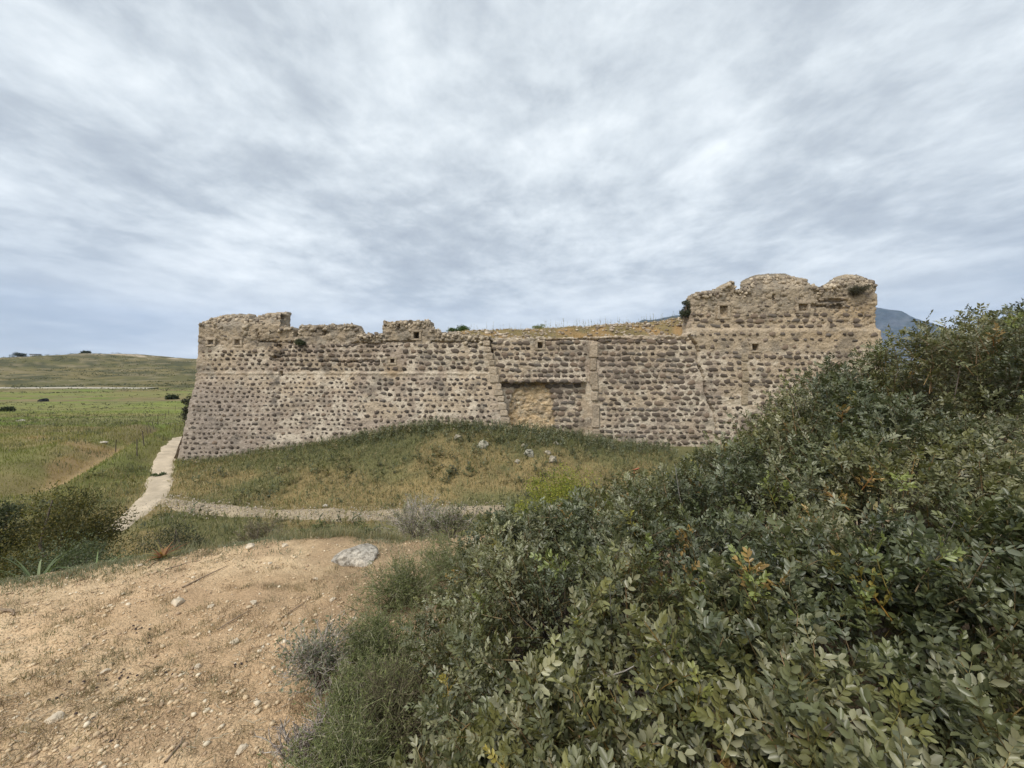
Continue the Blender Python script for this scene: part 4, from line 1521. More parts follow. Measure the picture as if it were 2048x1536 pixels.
link('distant_scrub', sp.mesh('distant_scrub', M_small), label='low dark scrub scattered over the far plain and ridge', cat='scrub', kind='stuff')

# small house and shed on the ridge
def house(px, y, w, d, h, label, white=True):
    x = (px - 1024) / F * y
    z = hz(x, y)
    root = link('farm_house', None, label=label, cat='house', loc=(x, y, z))
    def bx(name, x0, x1, y0_, y1, z0, z1, mat):
        v = [(a, b_, c_) for a in (x0, x1) for b_ in (y0_, y1) for c_ in (z0, z1)]
        q = [(0, 1, 3, 2), (4, 6, 7, 5), (0, 4, 5, 1), (2, 3, 7, 6), (0, 2, 6, 4), (1, 5, 7, 3)]
        return link(name, make_mesh(name, np.array(v, float), None, np.array(q), np.tile([.10, .10, .11], (8, 1)), False, mat), root)
    bx('wall', -w / 2, w / 2, -d / 2, d / 2, -1, h, M_plaster)
    bx('roof', -w / 2 - .4, w / 2 + .4, -d / 2 - .4, d / 2 + .4, h + .003, h + .45, M_bark)
    bx('door', -.5, .5, -d / 2 - .05, -d / 2 + .1, -.5, h * .7, M_bark)
    bx('window', w * .22, w * .36, -d / 2 - .05, -d / 2 + .1, h * .35, h * .7, M_bark)


house(71, 436, 7, 5, 3.0, 'small pale farm house on the far ridge')

# ------------------------------------------------------------------ fence posts
for i, (px_, py_, hgt, ln, sd_) in enumerate(((231, 906, 1.0, .05, 0), (274, 912, .95, -.1, .1), (289, 893, 1.0, -.25, .1), (297, 874, 1.0, -.2, 0), (303, 866, 1.1, -.45, .1), (309, 860, 1.0, -.3, 0), (316, 850, 1.35, -.08, .05), (330, 838, 1.0, .08, 0), (337, 830, 1.0, .05, 0), (350, 822, 1.1, .1, 0))):
    p = pix(px_, py_, 12)
    v, f = tube([(0, 0, -.2), (ln * .5, sd_ * .5, hgt * .5), (ln, sd_, hgt)], [.03, .027, .022], 6)
    me = make_mesh('fence_post', v, f, None, np.tile([.10, .085, .07], (len(v), 1)), False, M_bark)
    link('fence_post', me, label='thin dark fence post on the left slope, ' + ('lowest and nearest the sandy gully', 'second counted up from the gully', 'third counted up from the gully', 'fourth counted up from the gully', 'most strongly leaning of the row', 'next above the strongly leaning one', 'tallest of the row', 'third from the bastion edge', 'second from the bastion edge', 'nearest the bastion edge')[i], cat='fence post', group='fence posts on the slope', loc=p)

# ------------------------------------------------------------------ rocks that stand out
M_lich, t, b = principled('lichened_limestone', 0.95, 0.15)
c, h = vary(t, attr(t), 9.0, 0.45, 6)
tcn = N(t, 'ShaderNodeTexCoord')
nl = N(t, 'ShaderNodeTexNoise', i_Scale=26.0, i_Detail=5.0, i_Roughness=0.7)
t.links.new(tcn.outputs['Object'], nl.inputs['Vector'])
c = mixc(t, 1.0, c, ramp(t, nl.outputs[0], [(0.36, (0.42, 0.40, 0.36)), (0.52, (1, 1, 1)), (0.68, (1.35, 1.32, 1.25))]), 'MULTIPLY')
t.links.new(c, b.inputs['Base Color'])
add_bump(t, b, mth(t, 'ADD', h, nl.outputs[0]), 0.9, 0.02)
RK2 = [rock_template(3, 60 + i, .7, .55, 9) for i in range(6)]
M_rk = {}


def rock(name, p, size, col, label, k=0, rz=0.0, sink=.25, group=None, flat=1.0):
    v, f = RK2[k % 6]
    nn = fbm(v[:, 0] * 3 + k, v[:, 2] * 3 + v[:, 1], 4, 70 + k)[:, None]
    c_ = np.array(col)[None] * (.7 + .6 * nn)
    vv = v * (1 + .22 * (vn3(v[:, 0] * 4, v[:, 1] * 4, v[:, 2] * 4, 5)[:, None] - .5) + .12 * (vn3(v[:, 0] * 9, v[:, 1] * 9, v[:, 2] * 9, 7)[:, None] - .5))
    me = make_mesh(name, vv * np.array([size, size, size * flat]), f, None, c_, False, M_lich if size > .2 else M_rock)
    o = link(name, me, label=label, cat='rock', group=group, loc=(p[0], p[1], p[2] + size * .7 * flat * (1 - 2 * (sink + (.12 if name == 'meadow_rock' else 0)))))
    o.rotation_euler = (0, 0, rz)
    return o


LIM = (.36, .32, .25)
rock('limestone_rock', pix(702, 1122) + np.array([0, .10, 0]),   .30, (.45, .405, .34), 'large grey lichened limestone rock set in the sandy bank', 0, .3, .50, flat=.50)
rock('meadow_rock', pix(967, 893, 8), .38, (.36, .335, .265), 'big pale boulder lying in the weeds left of the blocked gate', 1, .5)
rock('meadow_rock', pix(917, 876, 8), .30, LIM, 'low pale rock half hidden in weeds under the bastion', 2, 1.2, .3)
rock('meadow_rock', pix(1058, 910, 8), .36, (.38, .36, .29), 'grey boulder below the blocked gate, leftmost of the cluster', 3, .2)
rock('meadow_rock', pix(1096, 907, 8), .24, LIM, 'pale pointed rock in the middle of the cluster below the gate', 4, 2.2)
rock('meadow_rock', pix(1107, 922, 8), .30, LIM, 'pale upright rock at the front of the cluster below the gate', 5, 1.0)
rock('meadow_rock', pix(1046, 892, 8), .16, LIM, 'small white stone in weeds at the foot of the blocked gate', 0, 1.5)
rock('meadow_rock', pix(1112, 888, 8), .18, LIM, 'small white stone right of the blocked gate foot', 1, 2.5)
rock('meadow_rock', pix(1034, 925, 8), .18, LIM, 'small grey stone left of the cluster nearest the yellow shrub', 3, 2.5)
rock('track_stone', pix(650, 1015, 8), .13, (.52, .47, .40), 'white stone on the edge of the gravel track', 2, .4)
rock('field_rock', pix(205, 886, 12), .42, (.50, .45, .37), 'white rock on the slope above the sandy gully', 4, .4, .35, flat=.4)
rock('field_rock', pix(40, 842, 12), .6, (.50, .46, .38), 'pale flat rock on the green field at the left', 5, .4, .35, flat=.4)
rock('field_rock', pix(86, 803, 12), 1.4, (.03, .03, .03), 'black boulder on the green field far left', 5, .4, .3, flat=.7)
BS = [(355, 1207, .055, 'flat tan slab of stone on the sandy bank'), (422, 1214, .028, 'small pale stone right of the flat slab'), (507, 1207, .032, 'flat pointed stone on the sandy bank below the crest'), (280, 1132, .030, 'white stone beside the red leaved plant'),
      (470, 1285, .034, 'knobbly cream stone in the middle of the bank'), (108, 1442, .045, 'long pale chip of stone near the lower left corner'), (482, 1502, .030, 'cream chip at the bottom of the sandy bank'), (632, 1158, .024, 'white chip below the grey limestone rock'), (210, 1345, .026, 'cream pebble among the dark droppings'), (540, 1128, .026, 'white pebble on the crest left of the grey rock'),
      (500, 1096, .060, 'pale ledge stone along the crest of the bank'), (570, 1092, .045, 'cream ledge stone on the crest beside the grey rock'), (395, 1335, .022, 'small cream stone below the slab'), (665, 1200, .030, 'tan lump of stone in the dry stubble')]
for i, (px_, py_, s_, lb) in enumerate(BS):
    rock('bank_stone', pix(px_, py_), s_, (.55, .46, .34), lb, i, i * 1.3, .25, flat=.6 if i % 2 else .8)

# pebbles, grit
PB = [rock_template(0, 80 + i, .65, .35) for i in range(6)]
OCT = np.array([(1, 0, 0), (-1, 0, 0), (0, 1, 0), (0, -1, 0), (0, 0, 1), (0, 0, -1)], float)
OCF = np.array([(4, 0, 2), (4, 2, 1), (4, 1, 3), (4, 3, 0), (5, 2, 0), (5, 1, 2), (5, 3, 1), (5, 0, 3)])
PO = [(OCT * np.random.default_rng(i).uniform(.75, 1.25, (6, 1)) * np.array([1, .8, .65]) + np.random.default_rng(i + 9).normal(0, .12, (6, 3)), OCF) for i in range(6)]
sp = Soup()
n = 40000
u = rng.random(n)
y = .9 * (5.2 / .9) ** (u ** .72)
x = rng.uniform(-1.65, .05, n) * y - .0
ok = (y < crest(x) + .35) & (rng.random(n) < .25 + ss(.40, .62, fbm(x * 2.2, y * 2.6, 4, 161)))
x, y = x[ok], y[ok]
n = len(x)
sz = np.clip(rng.lognormal(math.log(.0043), .60, n), .002, .019)
cc = pick([(.60, .47, .31), (.54, .41, .26), (.68, .58, .43), (.40, .29, .19), (.50, .37, .23)], [3, 3, 1.0, 2, 2], n, .15)
z = height(x, y)
for k in range(6):
    w_ = np.arange(n) % 6 == k
    for tpl, w2 in ((PB[k], w_ & (sz > .0095)), (PO[k], w_ & (sz <= .0095))):
        sp.scatter(tpl[0], tpl[1], np.stack([x[w2], y[w2], z[w2] + sz[w2] * .25], 1), rot_z(rng.uniform(0, 6.28, w2.sum())) * sz[w2][:, None, None], cc[w2])
link('pebbles', sp.mesh('pebbles', M_pebble), label='small tan pebbles and grit strewn over the sandy bank', cat='pebbles', kind='stuff')
# gravel along track and path
sp = Soup()
P = np.array(TRACK)
i = rng.integers(0, len(P) - 1, 2600)
t_ = rng.random(2600)[:, None]
pp = P[i] * (1 - t_) + P[i + 1] * t_
x, y = pp[:, 0] + rng.normal(0, .2, 2600), pp[:, 1] + rng.normal(0, .42, 2600)
sz = np.clip(rng.lognormal(math.log(.017), .5, 2600), .006, .05)
sp.scatter(PO[0][0], PO[0][1], np.stack([x, y, height(x, y) + .06], 1), rot_z(rng.uniform(0, 6.28, 2600)) * sz[:, None, None], pick([(.46, .40, .33), (.36, .29, .22), (.55, .49, .40)], [2, 2, 1], 2600))
P = np.array(PATH[:8])
i = rng.integers(0, len(P) - 1, 900)
t_ = rng.random(900)[:, None]
pp = P[i] * (1 - t_) + P[i + 1] * t_
x, y = pp[:, 0] + rng.normal(0, .42, 900), pp[:, 1] + rng.normal(0, .3, 900)
sz = np.clip(rng.lognormal(math.log(.010), .5, 900), .005, .04)
sp.scatter(PO[1][0], PO[1][1], np.stack([x, y, height(x, y) + .06], 1), rot_z(rng.uniform(0, 6.28, 900)) * sz[:, None, None], pick([(.42, .35, .26), (.30, .24, .17), (.55, .47, .37)], [2, 2, 1], 900))
link('track_gravel', sp.mesh('track_gravel', M_pebble), label='loose grey gravel along the track before the meadow', cat='gravel', kind='stuff')

# dark droppings in two clusters
v, f = icosphere(1)
v = v * np.array([1, .8, .75]) * .0068
dme = make_mesh('dropping', v, f, None, np.tile([.060, .045, .045], (len(v), 1)), True, M_pebble)
cl = [(285, 1255, 30, 10, 12, 'in the long scatter below the flat tan slab'), (300, 1285, 12, 8, 8, 'in the small heap just under the slab scatter'), (230, 1350, 34, 16, 20, 'in the biggest heap in the middle left of the bank'), (170, 1375, 30, 12, 6, 'strewn left of the biggest heap'), (110, 1395, 30, 8, 6, 'in the scatter at the far left of the bank'), (480, 1330, 22, 5, 7, 'in the row nearest the wiry grey shrub'), (215, 1480, 60, 30, 5, 'among those strewn along the bottom of the bank'), (335, 1350, 14, 6, 4, 'strewn right of the biggest heap'), (180, 1440, 30, 12, 4, 'among the few near the long pale chip of stone')]
for px_, py_, sx_, sy_, n, wh in cl:
    for i in range((n + 1) // 2):
        p = pix(px_ + random.gauss(0, sx_ * .6), py_ + random.gauss(0, sy_ * .6))
        o = link('dropping', dme, label='small dark dropping ' + wh, cat='dropping', group='animal droppings scattered on the sandy bank', loc=p + np.array([0, 0, .005]))
        o.rotation_euler = (random.uniform(-.4, .4), random.uniform(-.4, .4), random.uniform(0, 6.28))
        s_ = random.uniform(.75, 1.2)
        o.scale = (s_, s_, s_)

# straw litter, low stubble and mats on the bank
sp = Soup()
n = 7500
y = .95 * (4.6 / .95) ** rng.random(n)
x = rng.uniform(-1.6, -.1, n) * y
g = fbm(x * 1.7 + 3, y * 1.9, 3, 171)
ok = (rng.random(n) < ss(.42, .62, g) + .05) & (y < crest(x) + .3)
x, y, g = x[ok], y[ok], g[ok]
n = len(x)
z = height(x, y)
a = rng.uniform(0, 6.28, n)
ln = rng.uniform(.015, .07, n)
dd = np.stack([np.cos(a) * ln, np.sin(a) * ln, rng.uniform(-.1, .35, n) * ln], 1)
w_ = np.stack([-np.sin(a), np.cos(a), 0 * a], 1) * .0012
b0 = np.stack([x, y, z + .004], 1)
V = np.stack([b0 - w_, b0 + w_, b0 + dd + w_ * .6, b0 + dd - w_ * .6, b0 + dd * .5 + np.array([0, 0, .003])], 1).reshape(-1, 3)
f = np.array([(0, 1, 4), (1, 2, 4), (2, 3, 4), (3, 0, 4)])
Fc = (f[None] + (np.arange(n) * 5)[:, None, None]).reshape(-1, 3)
C = np.repeat(pick([(.40, .30, .18), (.25, .17, .10), (.46, .40, .30), (.17, .12, .08)], [2, 2, 1.4, 1.5], n), 5, 0)
sp.add(V, Fc, C)
# tufts: radiating blades
nt2 = 1000
yt = 1.0 * (4.4 / 1.0) ** rng.random(nt2)
xt2 = rng.uniform(-1.55, -.15, nt2) * yt
gt = fbm(xt2 * 1.3 + 8, yt * 1.3, 3, 173)
ok = (yt < crest(xt2) + .4) & (rng.random(nt2) < ss(.36, .58, gt) + .15)
xt2, yt = xt2[ok], yt[ok]
kk = 34
x = np.repeat(xt2, kk) + rng.normal(0, .028, len(xt2) * kk)
y = np.repeat(yt, kk) + rng.normal(0, .028, len(xt2) * kk)
tc_ = np.repeat(pick([(.27, .21, .13), (.17, .17, .10), (.33, .26, .16), (.22, .15, .095)], [2, 1.6, 2, 2], len(xt2)), kk, 0) * rng.uniform(.7, 1.3, (len(x), 1))
blades(sp, x, y, height(x, y) - .002, rng.uniform(.012, .05, len(x)), np.full(len(x), .0022), .9, tc_)
link('dry_litter', sp.mesh('dry_litter', M_grass), label='straw, stubble and dry tufts littering the sandy bank', cat='litter', kind='stuff')

# fine grey green mat along the outer edge of the bank, left
sp = Soup()
n = 40000
x = rng.uniform(-6.6, -.3, n)
y = crest(x) + rng.normal(.05, .33, n)
g = fbm(x * 2.2, y * 2.2, 3, 181)
ok = rng.random(n) < ss(.36, .56, g) * np.interp(x, [-5.5, -3.6, -2.4, -1, 0], [1, .9, .5, .45, .6])
x, y = x[ok], y[ok]
blades(sp, x, y, height(x, y) - .004, rng.uniform(.012, .055, len(x)), rng.uniform(.003, .007, len(x)), .8, pick([(.23, .24, .165), (.18, .195, .125), (.28, .26, .17), (.14, .15, .085)], [3, 2, 1.5, 1.2], len(x)))
n = 30000
y = 1.0 * (4.7 / 1.0) ** (rng.random(n) ** .7)
x = rng.uniform(-1.6, -.05, n) * y
g = fbm(x * 2.6 + 4, y * 2.6, 3, 183)
ok = (rng.random(n) < ss(.50, .64, g)) & (y < crest(x) + .3)
x, y = x[ok], y[ok]
blades(sp, x, y, height(x, y) - .002, rng.uniform(.006, .028, len(x)), rng.uniform(.002, .005, len(x)), 1.1, pick([(.24, .22, .145), (.19, .195, .125), (.32, .255, .16), (.22, .15, .095), (.15, .155, .10)], [2, 2, 2, 1.5, 1], len(x)))
n = 12000
x = rng.uniform(-3.6, .2, n)
y = crest(x) + rng.normal(.22, .16, n)
ok = rng.random(n) < ss(.40, .58, fbm(x * 2.6, y * 2.2, 3, 185)) * np.interp(x, [-3.6, -2.4, -1, .2], [.35, .8, 1, 1])
x, y = x[ok], y[ok]
blades(sp, x, y, height(x, y) - .004, rng.uniform(.03, .15, len(x)), rng.uniform(.002, .005, len(x)), .6, pick([(.40, .34, .22), (.30, .25, .15), (.19, .20, .115), (.25, .25, .15)], [2, 2, 2, 2], len(x)))
link('ground_cover', sp.mesh('ground_cover', M_grass), label='grey green ground cover mat along the crest of the sandy bank', cat='ground cover', kind='stuff')

# sticks lying on the bank
for i, (a, b_, rad) in enumerate((((365, 1176), (455, 1133), .006), ((435, 1262), (500, 1222), .005), ((330, 1528), (365, 1478), .006), ((0, 1222), (28, 1232), .012), ((560, 1240), (612, 1205), .004), ((330, 1140), (400, 1122), .005))):
    p0, p1 = pix(*a), pix(*b_)
    m_ = (p0 + p1) / 2 + np.array([.01, .02, .012])
    v, f = tube([p0 + [0, 0, .008], m_, p1 + [0, 0, .008]], [rad, rad * .9, rad * .5], 5)
    me = make_mesh('dry_stick', v - p0, f, None, np.tile([.27, .20, .14], (len(v), 1)), True, M_twig)
    link('dry_stick', me, label=['long dry stick lying below the red leaved plant', 'dry stick lying on the middle of the bank', 'split dry stem at the bottom of the bank', 'thick dry stick at the left edge of the bank', 'thin dry stick beside the thorny shrub', 'thin dry stick on the crest by the red leaved plant'][i], cat='stick', loc=p0)

# ------------------------------------------------------------------ strap leaved plants
def strap_plant(name, base, leaves, length, width, pal, label, spread=.9, seed=0, parts='leaf'):
    rs = np.random.default_rng(seed)
    root = link(name, None, label=label, cat='plant', loc=base)
    for i in range(leaves):
        a = rs.uniform(0, 6.28)
        l_ = length * rs.uniform(.55, 1.15)
        el_ = rs.uniform(.25, 1.25)
        n = 7
        tt = np.linspace(0, 1, n)
        out = np.cos(el_) * spread
        r_ = tt * l_ * out + .25 * l_ * tt ** 2
        zz = tt * l_ * np.sin(el_) - .45 * l_ * tt ** 2.2 * rs.uniform(.3, 1.2)
        c_ = np.stack([np.cos(a) * r_, np.sin(a) * r_, np.maximum(zz, .004)], 1)
        sd_ = np.array([-math.sin(a), math.cos(a), 0])
        w_ = width * (1 - tt ** 2.2) * .5 + .0006
        vl = c_ - sd_ * w_[:, None] + np.array([0, 0, 1]) * w_[:, None] * .5
        vr = c_ + sd_ * w_[:, None] + np.array([0, 0, 1]) * w_[:, None] * .5
        V = np.concatenate([vl, c_, vr])
        f = []
        for j in range(n - 1):
            for o_ in (0, n):
                f += [(o_ + j, o_ + j + 1, o_ + n + j + 1), (o_ + j, o_ + n + j + 1, o_ + n + j)]
        c0 = np.array(pal[rs.integers(0, len(pal))]) * rs.uniform(.8, 1.2)
        link('leaf', make_mesh('leaf', V, np.array(f), None, np.tile(c0, (len(V), 1)), True, M_small), root)
    return root


strap_plant('squill_plant', (-3.38, 3.72, hz(-3.38, 3.72)), 34, .21, .018, [(.25, .10, .05), (.30, .16, .07), (.24, .20, .08), (.16, .08, .045), (.14, .16, .06)], 'strap leaved plant with red and orange leaves on the crest of the bank', seed=3)
p = pix(30, 1128)
strap_plant('asphodel_plant', (-5.55, 4.5, hz(-5.55, 4.5)), 26, .9, .024, [(.17, .205, .10), (.21, .24, .13), (.13, .165, .08)], 'tall pale green strap leaved plant at the left edge', seed=5, spread=.6)
strap_plant('asphodel_plant', (-5.2, 4.8, hz(-5.2, 4.8)), 16, .65, .022, [(.20, .26, .12), (.24, .29, .15)], 'smaller green strap leaved plant before the olive green bush', seed=6, spread=.6)
bush('path_plant', pix(318, 953, 8), (.33, .3, .2), 700, .06, [(.07, .10, .05), (.10, .13, .06)], [1, 1], 'small green plant growing in the middle of the footpath', seed=70, clump=4, stems=4)

# ------------------------------------------------------------------ dry twiggy shrubs
def twig_shrub(name, base, size, n_main, label, cols, seed=0, levels=3, thick=.006, green=None, dens=5, parent_label=None, zig=.35, tip_len=.5):
    """radiating, forking bare twigs; optional tiny leaves"""
    rs = np.random.default_rng(seed)
    root = link(name, None, label=label, cat='shrub', loc=base)
    rx, ry, hh_ = size
    segs = []      # p0, p1, r0, r1, level
    front = []
    for i in range(n_main):
        a = rs.uniform(0, 6.28)
        e_ = rs.uniform(.15, 1.0)
        d = np.array([math.cos(a) * e_ * rx / hh_, math.sin(a) * e_ * ry / hh_, rs.uniform(.45, 1.0)])
        d /= np.linalg.norm(d)
        front.append((rs.normal(0, .08, 3) * np.array([rx, ry, 0]), d, hh_ * rs.uniform(.3, .5), thick))
    for lv in range(levels):
        nxt = []
        for p, d, l_, r_ in front:
            d2 = d + rs.normal(0, .18, 3)
            d2 /= np.linalg.norm(d2)
            m_ = p + d * l_ * .5
            e_ = m_ + d2 * l_ * .5
            segs.append((p, m_, r_, r_ * .85))
            segs.append((m_, e_, r_ * .85, r_ * .6))
            for _ in range(dens if lv else max(dens - 1, 3)):
                q = m_ if rs.random() < .4 else e_
                dd_ = d2 + rs.normal(0, zig, 3) + np.array([0, 0, .06])
                dd_ /= np.linalg.norm(dd_)
                nxt.append((q, dd_, l_ * rs.uniform(.45, .75), max(r_ * .55, .0011)))
        if len(nxt) > 4200:
            idx = rs.choice(len(nxt), 4200, replace=False)
            nxt = [nxt[i] for i in idx]
        front = nxt
    for p, d, l_, r_ in front:
        segs.append((p, p + d * l_ * tip_len, r_, r_ * .35))
    P0 = np.array([s_[0] for s_ in segs])
    P1 = np.array([s_[1] for s_ in segs])
    r0 = np.array([s_[2] for s_ in segs])
    r1 = np.array([s_[3] for s_ in segs])
    d = P1 - P0
    M = rot_to(d)
    a = np.arange(3) / 3 * 2 * math.pi
    ring = np.stack([np.cos(a), np.sin(a), 0 * a], 1)
    A = np.einsum('nij,mj->nmi', M, ring)
    V = np.concatenate([P0[:, None] + A * r0[:, None, None], P1[:, None] + A * r1[:, None, None]], 1)
    f = []
    for k in range(3):
        j = (k + 1) % 3
        f += [(k, j, 3 + j), (k, 3 + j, 3 + k)]
    f = np.array(f)
    n = len(segs)
    Fc = (f[None] + (np.arange(n) * 6)[:, None, None]).reshape(-1, 3)
    cc = np.array(cols)[rs.integers(0, len(cols), n)] * rs.uniform(.75, 1.25, (n, 1))
    sp = Soup()
    V = V.reshape(-1, 3)
    sp.add(V, Fc, np.repeat(cc, 6, 0))
    link('twigs', sp.mesh('twigs', M_twig), root)
    if green:
        gp, leaf, cnt = green
        i = rs.integers(int(n * .4), n, cnt)
        t_ = rs.random(cnt)[:, None]
        pos = P0[i] * (1 - t_) + P1[i] * t_
        dd_ = d[i] / np.linalg.norm(d[i], axis=1, keepdims=True) + rs.normal(0, .6, (cnt, 3))
        s2 = Soup()
        s2.scatter(LQ2[0] * np.array([.7, 1, 1]), LQ2[1], pos, rot_to(dd_)[:, :, [0, 2, 1]] * (leaf * rs.uniform(.6, 1.3, cnt))[:, None, None], np.array(gp)[rs.integers(0, len(gp), cnt)] * rs.uniform(.75, 1.25, (cnt, 1)))
        link('foliage', s2.mesh('foliage', M_small), root)
    return root


GREY = [(.44, .39, .33), (.52, .47, .41), (.34, .29, .25)]


def at(px, py, y):
    return np.array([(px - 1024) / F * y, y, -(py - HZ) / F * y])


def shrub_at(px, y, top_py, w_px):
    X = (px - 1024) / F * y
    z0 = hz(X, y)
    return (X, y, z0), (w_px / 2 / F * y, w_px / 2.4 / F * y, -(top_py - HZ) / F * y - z0)


b0, s0 = shrub_at(835, 5.2, 985, 215)
twig_shrub('dry_shrub', b0, s0, 34, 'large grey dry twiggy shrub behind the limestone rock', GREY, 1, 3, .010, ([(.20, .21, .12), (.27, .26, .16), (.36, .33, .23)], .028, 4200), 5)
b0, s0 = shrub_at(905, 4.6, 1005, 130)
twig_shrub('dry_shrub', b0, s0, 22, 'grey dry shrub against the edge of the mastic shrubs', GREY, 2, 3, .008, ([(.15, .17, .09), (.22, .21, .13)], .025, 3500), 5)
b0, s0 = shrub_at(520, 4.9, 1032, 140)
twig_shrub('dry_shrub', b0, s0, 22, 'thin brownish dry shrub behind the crest of the bank', [(.25, .205, .15), (.31, .26, .20), (.20, .17, .12)], 3, 3, .007, ([(.18, .175, .10), (.26, .22, .14), (.32, .27, .18)], .024, 3600), 5)
b0, s0 = shrub_at(635, 4.75, 1042, 170)
twig_shrub('dry_shrub', b0, s0, 20, 'low green and straw coloured shrub left of the large grey dry shrub', [(.27, .25, .16), (.20, .20, .12)], 4, 3, .006, ([(.15, .17, .08), (.20, .21, .10), (.26, .24, .13)], .03, 4200), 5)
b0, s0 = shrub_at(745, 4.6, 1048, 140)
twig_shrub('dry_shrub', b0, s0, 18, 'short wiry shrub just behind the limestone rock', GREY, 5, 3, .006, ([(.13, .15, .07), (.20, .20, .12)], .025, 3200), 5)

# thorny green cushions beside the big shrubs
SPG = [(.16, .185, .075), (.23, .245, .11), (.11, .13, .055), (.32, .30, .20)]
for i, (px_, yy, top, ww, lb) in enumerate(((800, 2.75, 1085, 260, 'thorny green cushion shrub on the crest beside the mastic shrubs'), (750, 2.05, 1190, 260, 'thorny bright green cushion shrub in the middle of the bank edge'), (680, 1.36, 1405, 280, 'thorny green cushion shrub at the bottom edge of the picture'), (905, 3.15, 1050, 220, 'dark thorny cushion shrub behind the others at the edge of the mastic shrubs'), (790, 1.60, 1300, 240, 'brownish thorny cushion under the mastic leaves'), (715, 1.72, 1320, 170, 'small thorny cushion between the wiry grey shrub and the mastic shrub'))):
    b0, s0 = shrub_at(px_, yy, top, ww)
    twig_shrub('thorny_shrub', b0, s0, 60, lb, SPG if i != 4 else [(.19, .165, .10), (.22, .22, .11), (.16, .13, .09)], 20 + i, 3, .0030, ([(.17, .19, .07), (.22, .24, .09), (.13, .155, .06), (.25, .25, .13)], .011, 7000), 6, zig=.8, tip_len=.35)
b0, s0 = shrub_at(640, 1.95, 1225, 105)
twig_shrub('wiry_shrub', b0, s0, 24, 'grey wiry half dead shrub standing on the bank left of the thorny cushions', GREY, 31, 3, .0045, ([(.17, .19, .12), (.22, .23, .15)], .020, 1900), 5, zig=.5)
b0, s0 = shrub_at(610, 1.55, 1400, 150)
twig_shrub('dead_branches', b0, (s0[0], s0[1], max(s0[2], .2)), 16, 'pile of bare grey dead branches at the foot of the bank', [(.38, .33, .28), (.46, .41, .36), (.28, .235, .20)], 32, 3, .0075, None, 4, zig=.7)

# ------------------------------------------------------------------ the big mastic shrubs
CP = [(-.25, .85, -.90), (-.12, 1.15, -.80), (-.20, 1.6, -.88), (.37, .6, -.68), (.76, .6, -.63), (.39, 1.1, -.63), (.4, 1.75, -.66), (.8, 1.3, -.38), (-.14, 2.1, -.82), (1.27, 2.55, -.49), (1.8, 2.4, .04), (2.02, 2.3, .12), (2.22, 2.2, .22), (2.43, 2.0, .29), (2.53, 1.9, .34),
      (1.3, 1.3, -.36), (2.0, 1.6, -.10), (1.27, 3.1, -1.2), (1.8, 3.0, -.7), (2.3, 2.7, -.2), (-.1, 3.0, -1.5), (-.60, 2.5, -1.65), (-.62, 1.8, -1.6), (-.54, 1.3, -1.5), (-.46, .9, -1.5), (-.12, .5, -1.10), (.3, .3, -.86), (.8, .25, -.70), (1.5, .6, -.42),
      (2.5, 1.0, 0), (3.2, 1.5, .30), (3.3, 2.5, .35), (.5, 2.5, -.84), (.85, 2.1, -.54), (.22, 2.2, -.84), (.0, 2.45, -1.05), (.6, 3.0, -1.3), (2.9, 3.3, -.2), (3.6, .6, .2)]
CP = np.array(CP)


def tps_fit(P):
    d = np.linalg.norm(P[:, None, :2] - P[None, :, :2], axis=2)
    Kk = np.where(d > 0, d * d * np.log(d + 1e-12), 0) + np.eye(len(P)) * .01
    A = np.hstack([np.ones((len(P), 1)), P[:, :2]])
    M = np.block([[Kk, A], [A.T, np.zeros((3, 3))]])
    return np.linalg.solve(M, np.r_[P[:, 2], 0, 0, 0])


TW = tps_fit(CP)


def split(x, y):
    """which shrub a point belongs to: 0 near, 1 tall at the back right, 2 back centre"""
    w = .25 * (fbm(x * 2.2, y * 2.2, 3, 201) - .5)
    near = (y + w) < 1.28 - .05 * x
    right = (x + w * 1.2) > 1.02
    return np.where(near, 0, np.where(right, 1, 2))


def crown(x, y):
    d = np.hypot(x[:, None] - CP[None, :, 0], y[:, None] - CP[None, :, 1])
    z = (np.where(d > 0, d * d * np.log(d + 1e-12), 0) @ TW[:-3]) + TW[-3] + TW[-2] * x + TW[-1] * y
    z = z + .15 * (fbm(x * 2.1, y * 2.1, 2, 203) - .5) + .16 * (fbm(x * 5.5, y * 5.5, 2, 205) - .5)
    w = .25 * (fbm(x * 2.2, y * 2.2, 3, 201) - .5)
    g1 = np.abs((y + w) - (1.28 - .05 * x))
    g2 = np.where(y + w > 1.28, np.abs(x + w * 1.2 - 1.02), 9)
    z = z - .11 * np.exp(-(g1 / .08) ** 2) * ss(.3, .7, x) - .07 * np.exp(-(g2 / .08) ** 2)
    return z


def crown_n(x, y):
    e_ = .05
    gx_ = (crown(x + e_, y) - crown(x - e_, y)) / (2 * e_)
    gy_ = (crown(x, y + e_) - crown(x, y - e_)) / (2 * e_)
    n_ = np.stack([-gx_, -gy_, np.ones_like(gx_)], 1)
    return n_ / np.linalg.norm(n_, axis=1, keepdims=True), np.sqrt(1 + gx_ ** 2 + gy_ ** 2)


def leaflet(L_, W_, fold, curl):
    """six sided elliptic leaflet folded along its midrib, along +Y"""
    v = np.array([(0, 0, 0), (-.5 * W_, .33 * L_, fold), (-.46 * W_, .72 * L_, fold - curl * .4), (0, L_, -curl), (.46 * W_, .72 * L_, fold - curl * .4), (.5 * W_, .33 * L_, fold)])
    f = np.array([(0, 2, 1), (0, 3, 2), (0, 5, 4), (0, 4, 3)])
    return v, f


